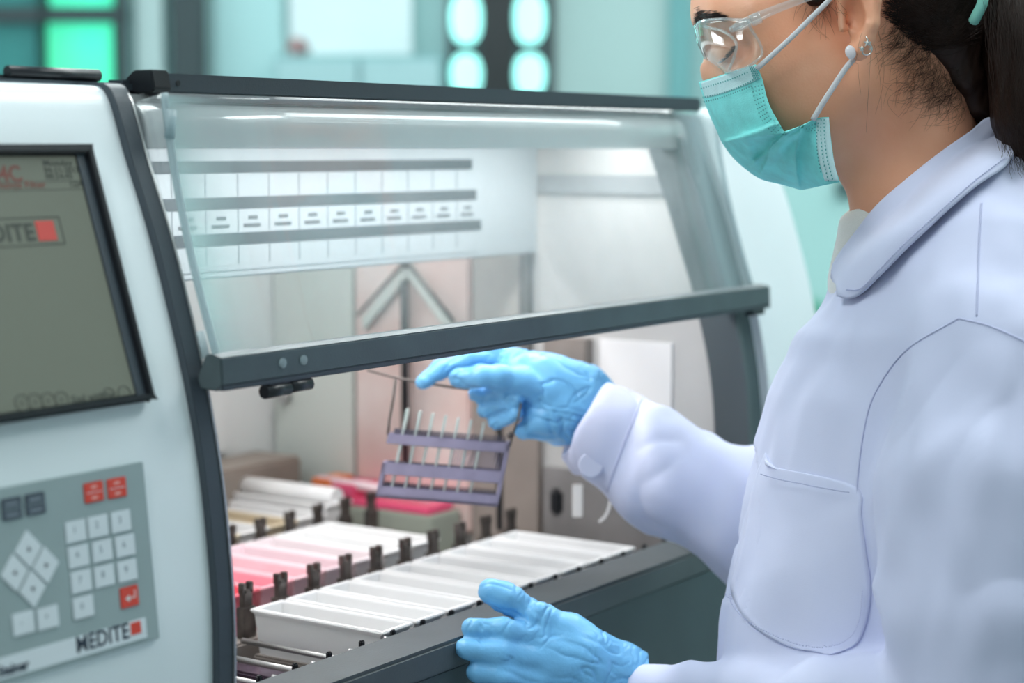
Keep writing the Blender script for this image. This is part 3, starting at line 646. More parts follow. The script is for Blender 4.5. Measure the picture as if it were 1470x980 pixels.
# magnet clips between the rows (parts of the machine)
def clip(x, y, zb, s=1):
    b = MB(); b.box(V3(x-.006*s, y-.003, zb), V3(x+.006*s, y+.003, zb+.024*s)); b.box(V3(x-.008*s, y-.005, zb-.02), V3(x+.008*s, y+.005, zb+.008))
    b.box(V3(x-.0075*s, y-.003, zb+.020*s), V3(x-.0022*s, y+.003, zb+.030*s)); b.box(V3(x+.0022*s, y-.003, zb+.020*s), V3(x+.0075*s, y+.003, zb+.030*s))
    b.build('fork_clip', m_clip, mach, .0007)
for k in range(11): clip(1.185+PT*k, 1.123, -.412)
for k in range(9): clip(1.28+PT*k, 1.315, -.412, .95)
for (y0, y1) in ((1.112, 1.134), (1.304, 1.326)): MB().box(V3(1.0, y0, -.47), V3(1.74, y1, -.432)).build('row_divider', m_taupe, mach, .002)
# empty stations beside the first tray: rails with bright tips
m_stain = mat('purple_stained_plastic', (.10, .07, .10), .25, noise=.5, nscale=40)
MB().box(V3(1.0, .95, -.469), V3(1.21, 1.11, -.455)).build('empty_well', m_stain, mach, .002)
for k in range(5):
    x = 1.015+.0465*k
    MB().tube([V3(x, .952, -.425), V3(x, 1.10, -.425)], .0026, 8).build('rail', m_steel, mach); MB().box(V3(x+.012, .955, -.452), V3(x+.034, 1.10, -.440)).build('rail_plate', [m_taupe, m_stain][k % 2], mach, .002)
    MB().tube([V3(x, .950, -.420), V3(x, .950, -.404)], .0032, 10).build('rail_tip', m_steel, mach)
    MB().tube([V3(x+.008, .951, -.420), V3(x+.012, .951, -.402)], .002, 8).build('rail_pin', m_steel, mach)
# dye bottles against the wall
m_mag = mat('magenta_bottle', (.85, .12, .25), .2); m_org = mat('orange_bottle', (.85, .25, .08), .3)
dye = empty('dye_holder', V3(1.71, 1.34, -.43), 'blurred holder of pink and orange dye cells against the chamber wall', 'holder')
MB().box(V3(1.685, 1.255, -.47), V3(1.742, 1.44, -.412)).build('holder_base', mat('holder_green', (.36, .40, .34), .5), dye, .002)
MB().box(V3(1.69, 1.262, -.412), V3(1.738, 1.405, -.402)).build('dye_cell', m_mag, dye, .002)
MB().box(V3(1.69, 1.408, -.412), V3(1.738, 1.436, -.385)).build('dye_cell', m_org, dye, .002)
MB().box(V3(1.69, 1.37, -.402), V3(1.738, 1.405, -.388)).build('dye_cell', m_mag, dye, .002)
MB().tube([V3(1.70, 1.27, -.392), V3(1.70, 1.43, -.388)], .006, 12).build('glass_rod', mat('pinkish_white_rod', (.95, .75, .80), .2), dye)
t = tag(MB().box((-.0055, -.001, -.034), (.0055, .001, 0)).build('hanging_tag', mat('tag_white', (.9, .88, .86), .6), None, .001), 'narrow white tag hanging below the cuff at the chamber wall', 'tag'); t.location = W(829, 695, 1.93); t.rotation_euler = (0, 0, AZ-math.pi/2)
wr = tag(MB().tube(catmull([W(876, 718, 1.92), W(874, 730, 1.92), W(868, 742, 1.92), W(860, 749, 1.92)], 12), .0012, 8).build('wire_loop', m_tray), 'thin curved white wire end below the sleeve', 'wire')

#PEOPLE
# ------------------------------------------------------------------ the woman
D0 = 1.575
per = empty('person', W(1400, 1700, D0)*np.array([1, 1, 0]), 'woman in lab coat, face mask and blue gloves looking down into the machine', 'person')
# ---- head, neck and trunk: one continuous skin
b = SDF(cc(985, 620, 1.575)+np.array([-.0, 0, -.16]), cc(1480, -260, 1.575)+np.array([.0, 0, .12]), .0022)
RO = math.radians(18)
b.ell((1188, -58, 1.575), (.104, .092, .0755), 0)                          # cranium
b.ell((1262, -50, 1.575), (.085, .088, .074), .02)
b.ell((1092, 20, 1.575), (.052, .075, .060), .03, RO)                      # forehead to face
b.ell((1100, 100, 1.575), (.050, .068, .058), .03, RO)
b.chain([(1016, 18, 1.585, 15), (1014, 20, 1.560, 15)], .012)              # brow
b.chain([(1040, 22, 1.53, 20), (1080, 20, 1.517, 26)], .02)
b.ell((1120, 110, 1.528), (.036, .036, .024), .03)                         # cheek
b.ell((1120, 110, 1.622), (.036, .036, .024), .03)
b.chain([(1205, 120, 1.523, 36), (1180, 165, 1.530, 34), (1108, 200, 1.560, 28)], .03)   # jaw, near side
b.chain([(1205, 120, 1.627, 36), (1180, 165, 1.620, 34), (1108, 200, 1.590, 28)], .03)
b.chain([(1092, 202, 1.575, 24)], .02)
b.chain([(1054, 160, 1.575, 20)], .015)
b.chain([(1040, 50, 1.575, 12), (1034, 70, 1.575, 12), (1028, 104, 1.575, 11)], .012)    # nose
b.chain([(1036, 108, 1.568, 10), (1036, 108, 1.582, 10)], .008)
b.chain([(1205, 130, 1.56, 90), (1215, 130, 1.59, 90)], .03)               # filling under the ear
b.chain([(1296, 80, 1.580, 84), (1318, 220, 1.585, 86), (1350, 320, 1.585, 105)], .03)   # neck
b.chain([(1260, 260, 1.56, 40), (1228, 190, 1.56, 50)], .03)
b.chain([(1360, 420, 1.585, 150), (1370, 560, 1.585, 190)], .05)           # chest inside the coat
b.ell((1046, 72, 1.518), (.019, .014, .014), .014, sub=True)               # eye socket
b.chain([(1052, 76, 1.5375, 21)], .006)                                    # eyeball under the lid
b.ell((1010, 62, 1.575), (.012, .014, .03), .01, sub=True)                 # root of the nose
# ear
b.chain([(1214, 28, 1.496, 8), (1207, -12, 1.490, 8), (1214, -46, 1.484, 8), (1236, -58, 1.476, 8), (1252, -38, 1.470, 8.5), (1256, 0, 1.468, 9), (1252, 34, 1.470, 10), (1244, 58, 1.475, 11), (1234, 74, 1.479, 12), (1224, 70, 1.486, 9)], .005, .004)
b.ell((1234, 4, 1.492), (.014, .034, .012), .008)
b.chain([(1238, 50, 1.480, 9), (1243, 20, 1.476, 7), (1240, -8, 1.476, 6), (1228, -30, 1.480, 6)], .004)
b.ell((1226, 20, 1.478), (.0080, .0150, .014), .003, rot=.2, sub=True)
b.ell((1249, 2, 1.464), (.0022, .020, .0050), .002, sub=True)
b.chain([(1209, 42, 1.487, 6), (1208, 30, 1.490, 6)], .005)                # tragus
b.chain([(1217, 34, 1.490, 5), (1216, 52, 1.494, 3.5)], .002, sub=True); b.chain([(1217, 36, 1.490, 4.5), (1212, 40, 1.515, 4)], .002, sub=True)
body = b.mesh('body', m_skin, per, smooth_it=2)
hb = bvh_of(body)

# ---- lab coat
c = SDF(cc(770, 1130, 1.60)+np.array([0, 0, -.26]), cc(1720, 140, 1.60)+np.array([0, 0, .34]), .0036)
def torso(c):
    v = -c.Y; yy = np.array([150, 250, 330, 420, 466, 484, 520, 570, 640, 740, 830, 900, 980, 1100, 1400])
    Lx = np.array([1330, 1268, 1230, 1198, 1168, 1152, 1139, 1112, 1092, 1066, 1047, 1036, 1028, 1024, 1020])
    Rx = np.array([1420, 1500, 1560, 1600, 1610, 1612, 1615, 1615, 1600, 1570, 1550, 1540, 1535, 1540, 1560])
    hd = np.array([.05, .08, .125, .145, .150, .151, .152, .153, .153, .152, .150, .150, .152, .16, .17])
    ym = (yy-490)/F*D0
    l = np.interp(v, ym, (Lx-735)/F*D0); r = np.interp(v, ym, (Rx-735)/F*D0); h = np.interp(v, ym, hd)
    l, r, h = [a.astype(np.float32) for a in (l, r, h)]
    a = (r-l)/2; q = (np.abs((c.X-(l+r)/2)/a)**2.15+np.abs((c.Z+D0)/h)**2.15)**(1/2.15)
    return (q-1)*np.minimum(a, h)*.9
c.d = np.maximum(torso(c), (c.Y-cc(1400, 235, D0)[1])).astype(np.float32)
c.chain([(1350, 330, 1.585, 108), (1400, 420, 1.50, 110), (1420, 500, 1.435, 108)], .06)
c.chain([(1350, 330, 1.585, 95), (1330, 440, 1.70, 105)], .05)
c.chain([(1432, 520, 1.425, 128), (1408, 700, 1.400, 150), (1412, 880, 1.385, 150), (1420, 1010, 1.380, 140)], .012)     # near upper arm
c.chain([(1420, 1040, 1.385, 120), (1180, 1022, 1.435, 78), (1080, 1012, 1.505, 62), (1000, 1003, 1.56, 50), (905, 990, 1.610, 40)], .008)         # near forearm
c.chain([(1290, 500, 1.72, 90), (1165, 690, 1.745, 92), (1100, 752, 1.755, 94), (960, 680, 1.772, 80), (862, 620, 1.785, 66), (836, 606, 1.79, 64)], .02, .02)   # far arm
a_, b_ = cc(1212, 372, 1.575), cc(1425, 192, 1.575); dr_ = (b_-a_)/np.linalg.norm(b_-a_); nn = np.array([-dr_[1], dr_[0], 0]); nn = nn if nn[1] > 0 else -nn
c.smax(np.maximum(-((c.X-a_[0])*nn[0]+(c.Y-a_[1])*nn[1])+0*c.Z, cc(1196, 0, 1.575)[0]-c.X), .006)
p1_, p2_ = cc(866, 548, 1.785), cc(796, 655, 1.785); nl = np.array([-(p1_-p2_)[1], (p1_-p2_)[0]]); nl = nl/np.linalg.norm(nl); nl = nl if nl[0] < 0 else -nl
half = -((c.X-p1_[0])*nl[0]+(c.Y-p1_[1])*nl[1])+0*c.Z      # left of the cuff line
c.smax(np.maximum(np.maximum(half, c.X-cc(930, 0, 1.785)[0]), cc(0, 760, 1.785)[1]-c.Y), .004)
c.chain([(780, 572, 1.787, 48), (852, 612, 1.787, 46)], .003, sub=True)
c.chain([(818, 640, 1.802, 24), (828, 668, 1.802, 20)], .006)
folds = [
 # armhole seam and the valley between sleeve and front
 ([(1376, 458), (1302, 503), (1258, 562), (1241, 614), (1231, 692), (1231, 732), (1243, 797), (1258, 849), (1285, 900)], 7, -.0045, 0),
 ([(1380, 462), (1420, 470), (1470, 492)], 4, -.002, 0),
 ([(1370, 452), (1296, 497), (1250, 556), (1232, 612), (1222, 690)], 6, .0016, 0),
 # shoulder yoke seam
 ([(1408, 300), (1404, 380), (1402, 455)], 3.5, -.0014, 0),
 # sleeve folds
 ([(1398, 485), (1394, 560), (1376, 660), (1358, 740), (1338, 830)], 12, .009, 1), ([(1446, 505), (1440, 640), (1416, 780), (1386, 900)], 16, .008, -1),
 ([(1350, 560), (1330, 680), (1310, 790), (1290, 850)], 16, -.003, 0), ([(1262, 700), (1300, 760), (1370, 800)], 14, .003, 0),
 ([(1256, 850), (1310, 875), (1380, 870), (1460, 840)], 12, .005, 1), ([(1270, 900), (1330, 935), (1420, 940)], 12, .006, -1), ([(1250, 870), (1280, 915), (1300, 975)], 9, .006, 1),
 ([(1455, 560), (1460, 700), (1440, 900)], 16, -.004, 0),
 # chest folds
 ([(1300, 400), (1230, 500), (1180, 580), (1140, 640)], 10, .003, 1), ([(1330, 440), (1270, 530), (1245, 640)], 11, .0025, 0), ([(1215, 440), (1165, 540), (1120, 640)], 7, -.0022, 0),
 ([(1350, 350), (1300, 420), (1285, 480)], 10, .003, 0), ([(1440, 300), (1425, 380), (1440, 450)], 10, .003, 0),
 ([(1219, 424), (1188, 470), (1168, 506), (1148, 545), (1128, 585), (1112, 625)], 5, .0030, 1), ([(1231, 700), (1233, 740), (1243, 797), (1258, 849)], 5, -.0035, 0),
 # belly and lower front
 ([(1070, 760), (1120, 880), (1200, 935), (1270, 960)], 12, .002, 0), ([(1040, 870), (1090, 920), (1150, 945)], 8, -.003, 0), ([(1240, 850), (1235, 910), (1270, 950)], 8, .005, 1),
 # near forearm crumples
 ([(1075, 946), (1110, 975), (1180, 985)], 7, .005, 1), ([(1130, 948), (1175, 965), (1235, 960)], 8, .006, -1), ([(1180, 975), (1240, 950), (1290, 935)], 8, .005, 1), ([(960, 985), (1020, 960), (1090, 955)], 6, .002, 0),
 # far sleeve
 ([(908, 622), (950, 648), (1012, 664)], 6, .009, 1), ([(920, 578), (912, 600), (908, 622)], 5, .006, -1), ([(1014, 612), (1016, 640), (1012, 664)], 5, .005, 1), ([(895, 662), (950, 690), (1005, 702)], 6, .006, -1),
 ([(1012, 628), (1030, 690), (1024, 750)], 8, .010, -1), ([(1058, 648), (1046, 710), (1056, 785)], 8, .009, 1), ([(900, 700), (960, 742), (1030, 785)], 8, .006, -1), ([(1000, 765), (1030, 722), (1075, 700)], 7, .006, 0),
 ([(930, 600), (975, 622), (1004, 640)], 9, -.004, 0), ([(860, 690), (872, 650), (890, 610)], 5, .002, 0),
]
def coat_disp(p, nr):
    o = crease(p, nr, folds)
    o += .0032*vnoise(p*np.array([22, 9, 22])+3, 1)+.0016*vnoise(p*np.array([48, 22, 48]), 2)
    x, y = pix(p); arm = sm(1240, 1300, x)*sm(450, 600, y)
    o += arm*.004*(1-np.abs(vnoise(p*np.array([20, 5, 20])+11, 5)))**3
    fa = (x < 1090)*(y < 860); o += fa*.0022*(1-np.abs(vnoise(p@np.array([[.85, .5, 0], [-.5, .85, 0], [0, 0, 1]])*np.array([26, 9, 20])+5, 6)))**5
    return o*1.75
coat = c.mesh('lab_coat', m_coat, per, disp=coat_disp, smooth_it=3)
cbv = bvh_of(coat)
# coat skirt and trousers below the frame
sk = SDF(cc(960, 2350, D0)+np.array([0, 0, -.28]), cc(1640, 1050, D0)+np.array([0, 0, .28]), .012)
R_ = np.array(MW)[:3, :3]
def cw(x, y, z): return (np.array([x, y, z])-CAMP)@R_
pel = W(1290, 1150, D0)
def dnc(p, z, dx=0, dy=0): return cw(p[0]+dx, p[1]+dy, z)
sk.smin(sk.cone(dnc(pel, 1.0), dnc(pel, .62), .155, .19), .05)
hs = W(1400, 1150, D0+.02)
sk.smin(sk.cone(dnc(hs, 1.0), dnc(hs, .62), .12, .15), .05)
skirt = sk.mesh('coat_skirt', m_coat, coat, smooth_it=2)
m_trs = mat('dark_trousers', (.05, .06, .09), .8); m_shoe = mat('white_clogs', (.7, .7, .7), .5)
sv = rt*1.0; dpt = np.array([math.cos(AZ), math.sin(AZ), 0])
for s_ in (-1, 1):
    tt_ = SDF(cc(900, 2600, D0)+np.array([0, -.2, -.45]), cc(1700, 1600, D0)+np.array([0, .25, .40]), .012)
    hp_ = pel+dpt*.09*s_; 
    tt_.smin(tt_.cone(dnc(hp_, .80), dnc(hp_, .45), .085, .065), .0); tt_.smin(tt_.cone(dnc(hp_, .45), dnc(hp_, .07), .065, .055), .02)
    tt_.mesh('trouser_leg', m_trs, per, smooth_it=1)
    q = MB(); a_ = np.array([hp_[0], hp_[1], .045])
    q.tube([a_-rt*-.05, a_+rt*.02, a_-rt*.06, a_-rt*.14, a_-rt*.17][1:], [.035, .044, .042, .022], 14).build('shoe', m_shoe, per)

# ---- coat details laid on the cloth
m_coat2 = mat('lab_coat_layer', (.65, .685, .89), .8, noise=.03, nscale=14, bump=.10, bscale=1400, sheen=.15)
m_seam = mat('stitch_thread', (.52, .55, .76), .8)
pocket = patch('pocket', cbv, [(1098, 650), (1082, 690), (1069, 750), (1055, 815), (1049, 850), (1072, 890), (1120, 922), (1170, 936)], [(1100, 668), (1226, 697), (1236, 740), (1244, 797), (1250, 845), (1244, 892), (1228, 925), (1190, 939)], m_coat2, coat, .0022, .0018, 26, 36)
def strip(name, pts, w_, m, par, bv, off=.003, n=40, th=.002):
    P = catmull(pts, n); T = np.gradient(P, axis=0); T /= np.linalg.norm(T, axis=1, keepdims=True)+1e-9; N = np.stack([-T[:, 1], T[:, 0]], 1)
    return patch(name, bv, [tuple(x) for x in (P-N*w_/2)[::2]], [tuple(x) for x in (P+N*w_/2)[::2]], m, par, off, th, 4, n)
def stitch(pts, bv, par, off=.006, r=.0005, n=90, dash=True, m=None, name='stitching'):
    P = catmull(pts, n*2); q = MB()
    for i in range(0, n*2-1, 2):
        a, b_ = cast(bv, *P[i], off), cast(bv, *P[i+1], off)
        if a is None or b_ is None or np.linalg.norm(a-b_) > .02: continue
        q.tube([a, b_], r, 4)
    if q.v:
        o = q.build(name, m or m_seam, par); o['kind'] = 'stuff'; return o
stitch([(1104, 682), (1150, 694), (1228, 708)], cbv, coat, .0075)
stitch([(1050, 852), (1074, 886), (1122, 914), (1180, 930), (1218, 918), (1236, 888), (1241, 845)], cbv, coat, .0055)
def seam(pts, r=.0007):
    P = catmull(pts, 50); q = [cast(cbv, x, y, .0003) for x, y in P]; q = [k for k in q if k is not None]
    MB().tube(q, r, 5).build('seam', m_seam, coat)
seam([(1409, 292), (1406, 340), (1404, 400), (1402, 454)]); seam([(1376, 457), (1420, 468), (1470, 490), (1500, 510)]); seam([(1376, 457), (1302, 502), (1258, 561), (1241, 614), (1231, 690), (1232, 735)])
seam([(921, 572), (902, 620), (884, 668), (872, 705)])
# placket edge of the front opening
# white shirt collar inside
sh = SDF(cc(1180, 470, 1.575)+np.array([0, 0, -.12]), cc(1480, 130, 1.575)+np.array([0, 0, .12]), .003)
sh.chain([(1320, 292, 1.583, 102), (1335, 345, 1.583, 112), (1310, 420, 1.583, 112)], .02)
sh.chain([(1262, 335, 1.575, 50), (1255, 400, 1.575, 52)], .03)
a_, b_ = cc(1245, 285, 1.575), cc(1420, 160, 1.575); dr_ = (b_-a_)/np.linalg.norm(b_-a_); nn = np.array([-dr_[1], dr_[0], 0]); nn = nn if nn[1] > 0 else -nn
pl = (sh.X-a_[0])*nn[0]+(sh.Y-a_[1])*nn[1]; sh.d = np.maximum(sh.d, pl+0*sh.Z).astype(np.float32)
shirt = sh.mesh('shirt_collar', m_shirt, per, smooth_it=3)

def bvh_all(*os):
    vs, fs = [], []
    for o in os:
        n = len(vs); vs += [v.co[:] for v in o.data.vertices]; fs += [tuple(n+i for i in p.vertices) for p in o.data.polygons]
    return BVHTree.FromPolygons(vs, fs)
allb = bvh_all(coat, body, shirt)
# collar
def clift(t, s): return .006+.007*math.sin(math.pi*min(1, s*1.0))*(1-.3*t)
collar = patch('collar', allb, [(1199, 398), (1203, 376), (1228, 340), (1262, 296), (1300, 262), (1344, 226), (1388, 192), (1412, 172), (1432, 168)], [(1206, 422), (1232, 425), (1262, 398), (1296, 362), (1330, 330), (1368, 296), (1404, 266), (1436, 244), (1456, 226)], m_coat2, coat, .004, .004, 18, 40, clift, 6)
clb = bvh_of(collar)
stitch([(1216, 416), (1236, 414), (1262, 388), (1296, 352), (1330, 321), (1368, 287), (1404, 256), (1444, 226)], clb, collar, .0008)
# collar stand behind the neck
# cuff, buttons
q = MB()
bc = cast(cbv, 848, 668, .0)
if bc is not None:
    n_ = -ray(848, 668); n_ /= np.linalg.norm(n_); q.tube([bc, bc+n_*.0030, bc+n_*.0038], [.0118, .0118, .0105], 26); q.build('cuff_button', mat('cuff_button', (.60, .63, .80), .4), coat)
# ---- gloves
def wr(p, nr, sx, sc, amp, seed):      # fine crisp wrinkles of a tight rubber skin
    q_ = p+.006*np.stack([vnoise(p*55, seed+20), vnoise(p*55, seed+21), vnoise(p*55, seed+22)], 1)
    o = 0
    for k, an in enumerate((.3, -.7, 1.25)):
        c_, s_ = math.cos(an), math.sin(an); u = q_[:, 0]*c_+q_[:, 1]*s_; v = -q_[:, 0]*s_+q_[:, 1]*c_
        m_ = np.clip(vnoise(p*38+k*7, seed+k+5)*1.6+.1, 0, 1)
        o = o+m_*(1-np.abs(vnoise(np.stack([u*sc*1.5, v*sc*.35, q_[:, 2]*sc*.5], 1), seed+k)))**7
    return amp*o
g = SDF(cc(640, 1060, 1.6)+np.array([0, 0, -.07]), cc(930, 820, 1.6)+np.array([0, 0, .07]), .0013)
g.chain([(875, 955, 1.610, 34), (905, 975, 1.612, 36), (935, 985, 1.61, 36)], 0, .02)
g.chain([(778, 925, 1.585, 30), (835, 935, 1.592, 33), (885, 958, 1.605, 34)], .012, .02)
g.chain([(785, 955, 1.580, 30), (840, 965, 1.590, 32), (885, 975, 1.605, 34)], .012)
g.chain([(788, 988, 1.585, 30), (850, 995, 1.595, 30), (890, 1000, 1.607, 28)], .012)
g.chain([(795, 1018, 1.592, 26), (850, 1015, 1.60, 28)], .01)
g.chain([(704, 849, 1.582, 19.5), (728, 858, 1.583, 20), (770, 884, 1.586, 21), (815, 908, 1.592, 26), (862, 936, 1.602, 26)], .006, .01)
g.chain([(678, 902, 1.562, 15.5), (722, 903, 1.566, 16.5), (770, 914, 1.578, 20)], .004, .008)
g.chain([(668, 931, 1.556, 16), (715, 936, 1.560, 18), (772, 945, 1.574, 21)], .004, .008)
g.chain([(684, 964, 1.558, 15.5), (722, 968, 1.561, 18), (775, 976, 1.574, 21)], .004, .008)
g.chain([(715, 1003, 1.568, 14), (750, 1003, 1.572, 16), (790, 1012, 1.585, 19)], .004, .008)
gf = [([(672, 888), (674, 902), (671, 916)], 3, .0012, 1), ([(702, 886), (708, 905), (700, 918)], 3, .0012, 0), ([(712, 888), (716, 905), (722, 918)], 3, -.0012, 0), ([(724, 892), (730, 905), (728, 915)], 3, .0013, 0),
 ([(728, 850), (732, 872), (728, 884)], 3.5, .0016, 0), ([(744, 846), (742, 868), (756, 890)], 4, .002, 1), ([(765, 862), (790, 878), (800, 872)], 3, .0014, 0), ([(750, 884), (790, 878), (812, 885)], 3, .0012, 0),
 ([(795, 902), (790, 930), (784, 955), (776, 985)], 4, .0022, 1), ([(788, 935), (800, 952), (812, 950), (830, 938), (842, 925)], 3, .0018, -1), ([(842, 935), (835, 960), (820, 985)], 4, .0022, 1),
 ([(860, 912), (850, 930), (842, 950)], 3, .0018, -1), ([(880, 925), (862, 950), (835, 985)], 4, .002, 1), ([(900, 935), (880, 955), (855, 985)], 3, .0022, 0), ([(912, 944), (890, 950), (872, 975)], 3.5, .002, -1),
 ([(770, 935), (765, 950), (750, 962), (735, 955), (715, 950)], 3, .0018, 1), ([(690, 920), (695, 935), (688, 945)], 3, .0012, 0), ([(712, 922), (714, 938), (706, 950)], 3, .0014, 0), ([(722, 952), (735, 950), (760, 958)], 3, -.002, 0),
 ([(738, 985), (755, 965), (768, 950)], 3, .0014, 0), ([(745, 912), (760, 925), (770, 948)], 3, .001, 0), ([(812, 985), (805, 965), (795, 950)], 3, .0014, 0)]
lg = g.mesh('glove', m_glove, per, disp=lambda p, nr: crease(p, nr, gf)*1.3+.0010*vnoise(p*70, 3)+wr(p, nr, (1, .4, 1), 110, .0017, 4), smooth_it=1)
lg['label'] = 'blue glove resting on the machine rim'
r = SDF(cc(585, 670, 1.78)+np.array([0, 0, -.07]), cc(900, 475, 1.78)+np.array([0, 0, .07]), .0014)
r.chain([(745, 532, 1.79, 32), (792, 550, 1.79, 36), (832, 578, 1.79, 38), (880, 600, 1.79, 42)], 0, .02)
r.chain([(760, 560, 1.785, 22), (795, 590, 1.785, 34), (825, 602, 1.787, 34)], .012, .015)
r.chain([(754, 618, 1.775, 15), (785, 603, 1.78, 24), (815, 600, 1.785, 32)], .010, .01)
r.chain([(606, 549, 1.775, 11), (632, 531, 1.785, 13), (672, 516, 1.795, 14.5), (712, 511, 1.80, 16), (752, 520, 1.80, 20)], .004, .006)     # index
r.chain([(657, 542, 1.757, 14.5), (690, 541, 1.755, 16.5), (716, 541, 1.757, 17.5), (748, 548, 1.765, 20), (785, 565, 1.775, 26)], .003, .006)  # thumb
r.chain([(720, 520, 1.805, 16), (690, 545, 1.803, 13), (684, 566, 1.775, 11.5), (722, 563, 1.765, 11.5)], .003, .004)                  # middle, curled
r.chain([(725, 540, 1.805, 14), (700, 570, 1.80, 13), (698, 588, 1.775, 11.5), (742, 574, 1.763, 11)], .003, .004)
r.chain([(738, 560, 1.80, 13), (715, 590, 1.795, 12), (712, 606, 1.777, 11), (742, 594, 1.765, 10.5)], .003, .004)
r.chain([(800, 628, 1.79, 10), (838, 560, 1.79, 40)], .01)
rf = [([(712, 524), (708, 540), (716, 556)], 2.5, -.0018, 0), ([(722, 525), (724, 540), (734, 552)], 3, .0014, 0), ([(736, 525), (744, 540), (756, 550)], 3, .0016, 0), ([(752, 522), (764, 542), (780, 556)], 3, .0015, 0), ([(768, 524), (784, 545), (796, 558)], 3, .0013, 0),
 ([(760, 578), (800, 572), (850, 556)], 3, .0015, 0), ([(652, 512), (656, 520), (652, 530)], 3, .0015, 0), ([(664, 506), (670, 514), (668, 524)], 3, -.0014, 0), ([(820, 625), (838, 590), (856, 560)], 4, .002, 1), ([(800, 620), (815, 590), (850, 545)], 4, -.002, 0), ([(752, 560), (762, 575), (775, 584)], 3, -.0022, 0), ([(770, 600), (790, 610), (800, 625)], 3, .0014, 0)]
rg = r.mesh('glove', m_glove, per, disp=lambda p, nr: crease(p, nr, rf)*1.4+.0010*vnoise(p*70, 8)+wr(p, nr, (1, .4, 1), 100, .0020, 9), smooth_it=1)
rg['label'] = 'blue glove holding the slide rack by its wire handle'

# ---- face mask
mL = [(1003, 118), (1010, 142), (1018, 164), (1029, 188), (1036, 204), (1052, 226), (1072, 244), (1092, 257), (1118, 264), (1140, 270), (1150, 273)]
mR = [(1085, 92), (1094, 112), (1101, 140), (1108, 158), (1116, 172), (1124, 186), (1127, 191), (1142, 186), (1163, 176), (1176, 169), (1190, 168)]
mR2 = [(1190, 168), (1192, 190), (1195, 215), (1199, 240), (1206, 261)]
nv, nu = 70, 64
Lc = catmull(mL, nv-1); Rc = catmull(mR+mR2[1:], nv-1)
tv = np.linspace(0, 1, nv)
def vmap(crv, n, tstart=0): return interp(crv, np.linspace(0, 1, n))
Rr = vmap(catmull(mR, 120), 80); Rb = vmap(catmull(mR2, 60), 44); Rfull = np.vstack([Rr, Rb[1:]]); Lfull = vmap(catmull(mL, 100), len(Rfull)); nv = len(Rfull)
# the left side rows stop at the chin; the last rows bunch there
def maskd(u, v):
    bul = math.sin(math.pi/2*min(1, u))**.75
    return D0-(.083+.004*math.sin(math.pi*v))*bul
def pleat(x, y):
    o = 0
    for pts, wd, amp, sd in [([(1034, 205), (1060, 198), (1090, 188), (1112, 178)], 7, .0035, 1), ([(1084, 231), (1098, 222), (1108, 210), (1124, 195)], 6, .004, 1), ([(1148, 272), (1144, 250), (1142, 220), (1150, 185)], 5, .004, -1),
                            ([(1090, 252), (1100, 232), (1105, 215)], 5, .003, 1), ([(1042, 212), (1070, 225), (1090, 250)], 7, .002, 0), ([(1070, 196), (1080, 222), (1078, 240)], 6, .0022, 0), ([(1118, 212), (1128, 235), (1126, 262)], 8, .002, 0), ([(1110, 225), (1130, 200), (1148, 190)], 6, .0025, 0)]:
        bd, sg = 1e9, 0
        for (ax, ay), (bx_, by_) in zip(pts[:-1], pts[1:]):
            dx, dy = bx_-ax, by_-ay; t = min(1, max(0, ((x-ax)*dx+(y-ay)*dy)/(dx*dx+dy*dy))); ex, ey = x-ax-t*dx, y-ay-t*dy; d = math.hypot(ex, ey)
            if d < bd: bd = d; sg = dx*ey-dy*ex
        if sd == 0: o += amp*math.exp(-(bd/wd)**2)
        elif sg*sd > 0: o += amp*math.exp(-bd/(wd*2.5))
        else: o += amp*math.exp(-(bd/(wd*.3))**2)
    return o
G = []
for i in range(nv):
    row = []; v = i/(nv-1)
    for j in range(-20, nu):
        u = j/(nu-1) if j >= 0 else j/(nu-1)
        if j >= 0:
            P = Lfull[i]*(1-u)+Rfull[i]*u; d = maskd(u, v)
            d -= pleat(P[0], P[1])*2.3*min(1, u*8)
        else:
            uu = -j/(nu-1); P = Lfull[i]*(1-uu)+Rfull[i]*uu; d = 2*D0-maskd(uu, v)
        row.append(W(P[0], P[1], d))
    G.append(row)
mask = sheet('face_mask', G, m_mask, per, .0012, flip=False); mbv = bvh_of(mask)
def mstrip(name, pts, w_, m, off=.0008): return strip(name, pts, w_, m, mask, mbv, off, 40, .0006)
# pale nose band and pale side band
def mpatch(name, A, B, m, off=.0007): return patch(name, mbv, A, B, m, mask, off, .0006, 14, 24, None, 0)
mpatch('nose_band', [(1006, 119), (1030, 111), (1058, 102), (1083, 93)], [(1012, 141), (1038, 134), (1068, 123), (1091, 112)], m_maskpale)
mpatch('side_band', [(1190, 169), (1192, 195), (1196, 225), (1204, 260)], [(1172, 172), (1172, 200), (1175, 228), (1184, 260)], m_maskpale)
def dots(lines, name='weld_dots', w_=1.0, h_=1.0):
    q = MB()
    for pts, n in lines:
        P = interp(catmull(pts, 40), np.linspace(0, 1, n))
        for x, y in P:
            cps = [cast(mbv, x+a*w_*1.25, y+b_*h_*1.25, .0019) for a, b_ in ((-.7, -.9), (.7, -.9), (.7, .9), (-.7, .9))]
            if any(k is None for k in cps): continue
            cps = np.array(cps)
            if np.abs((cps-cps[0])@fw).max() > .004: continue
            q.add(cps, [(0, 1, 2, 3)])
    o = q.build(name, m_maskdot, mask); o['kind'] = 'stuff'; return o
dots([([(1010, 126), (1030, 120), (1052, 113), (1074, 104)], 20), ([(1012, 139), (1035, 134), (1062, 125), (1088, 112)], 24), ([(1014, 145), (1036, 140), (1064, 130), (1080, 124)], 22)], w_=1.0, h_=.95)
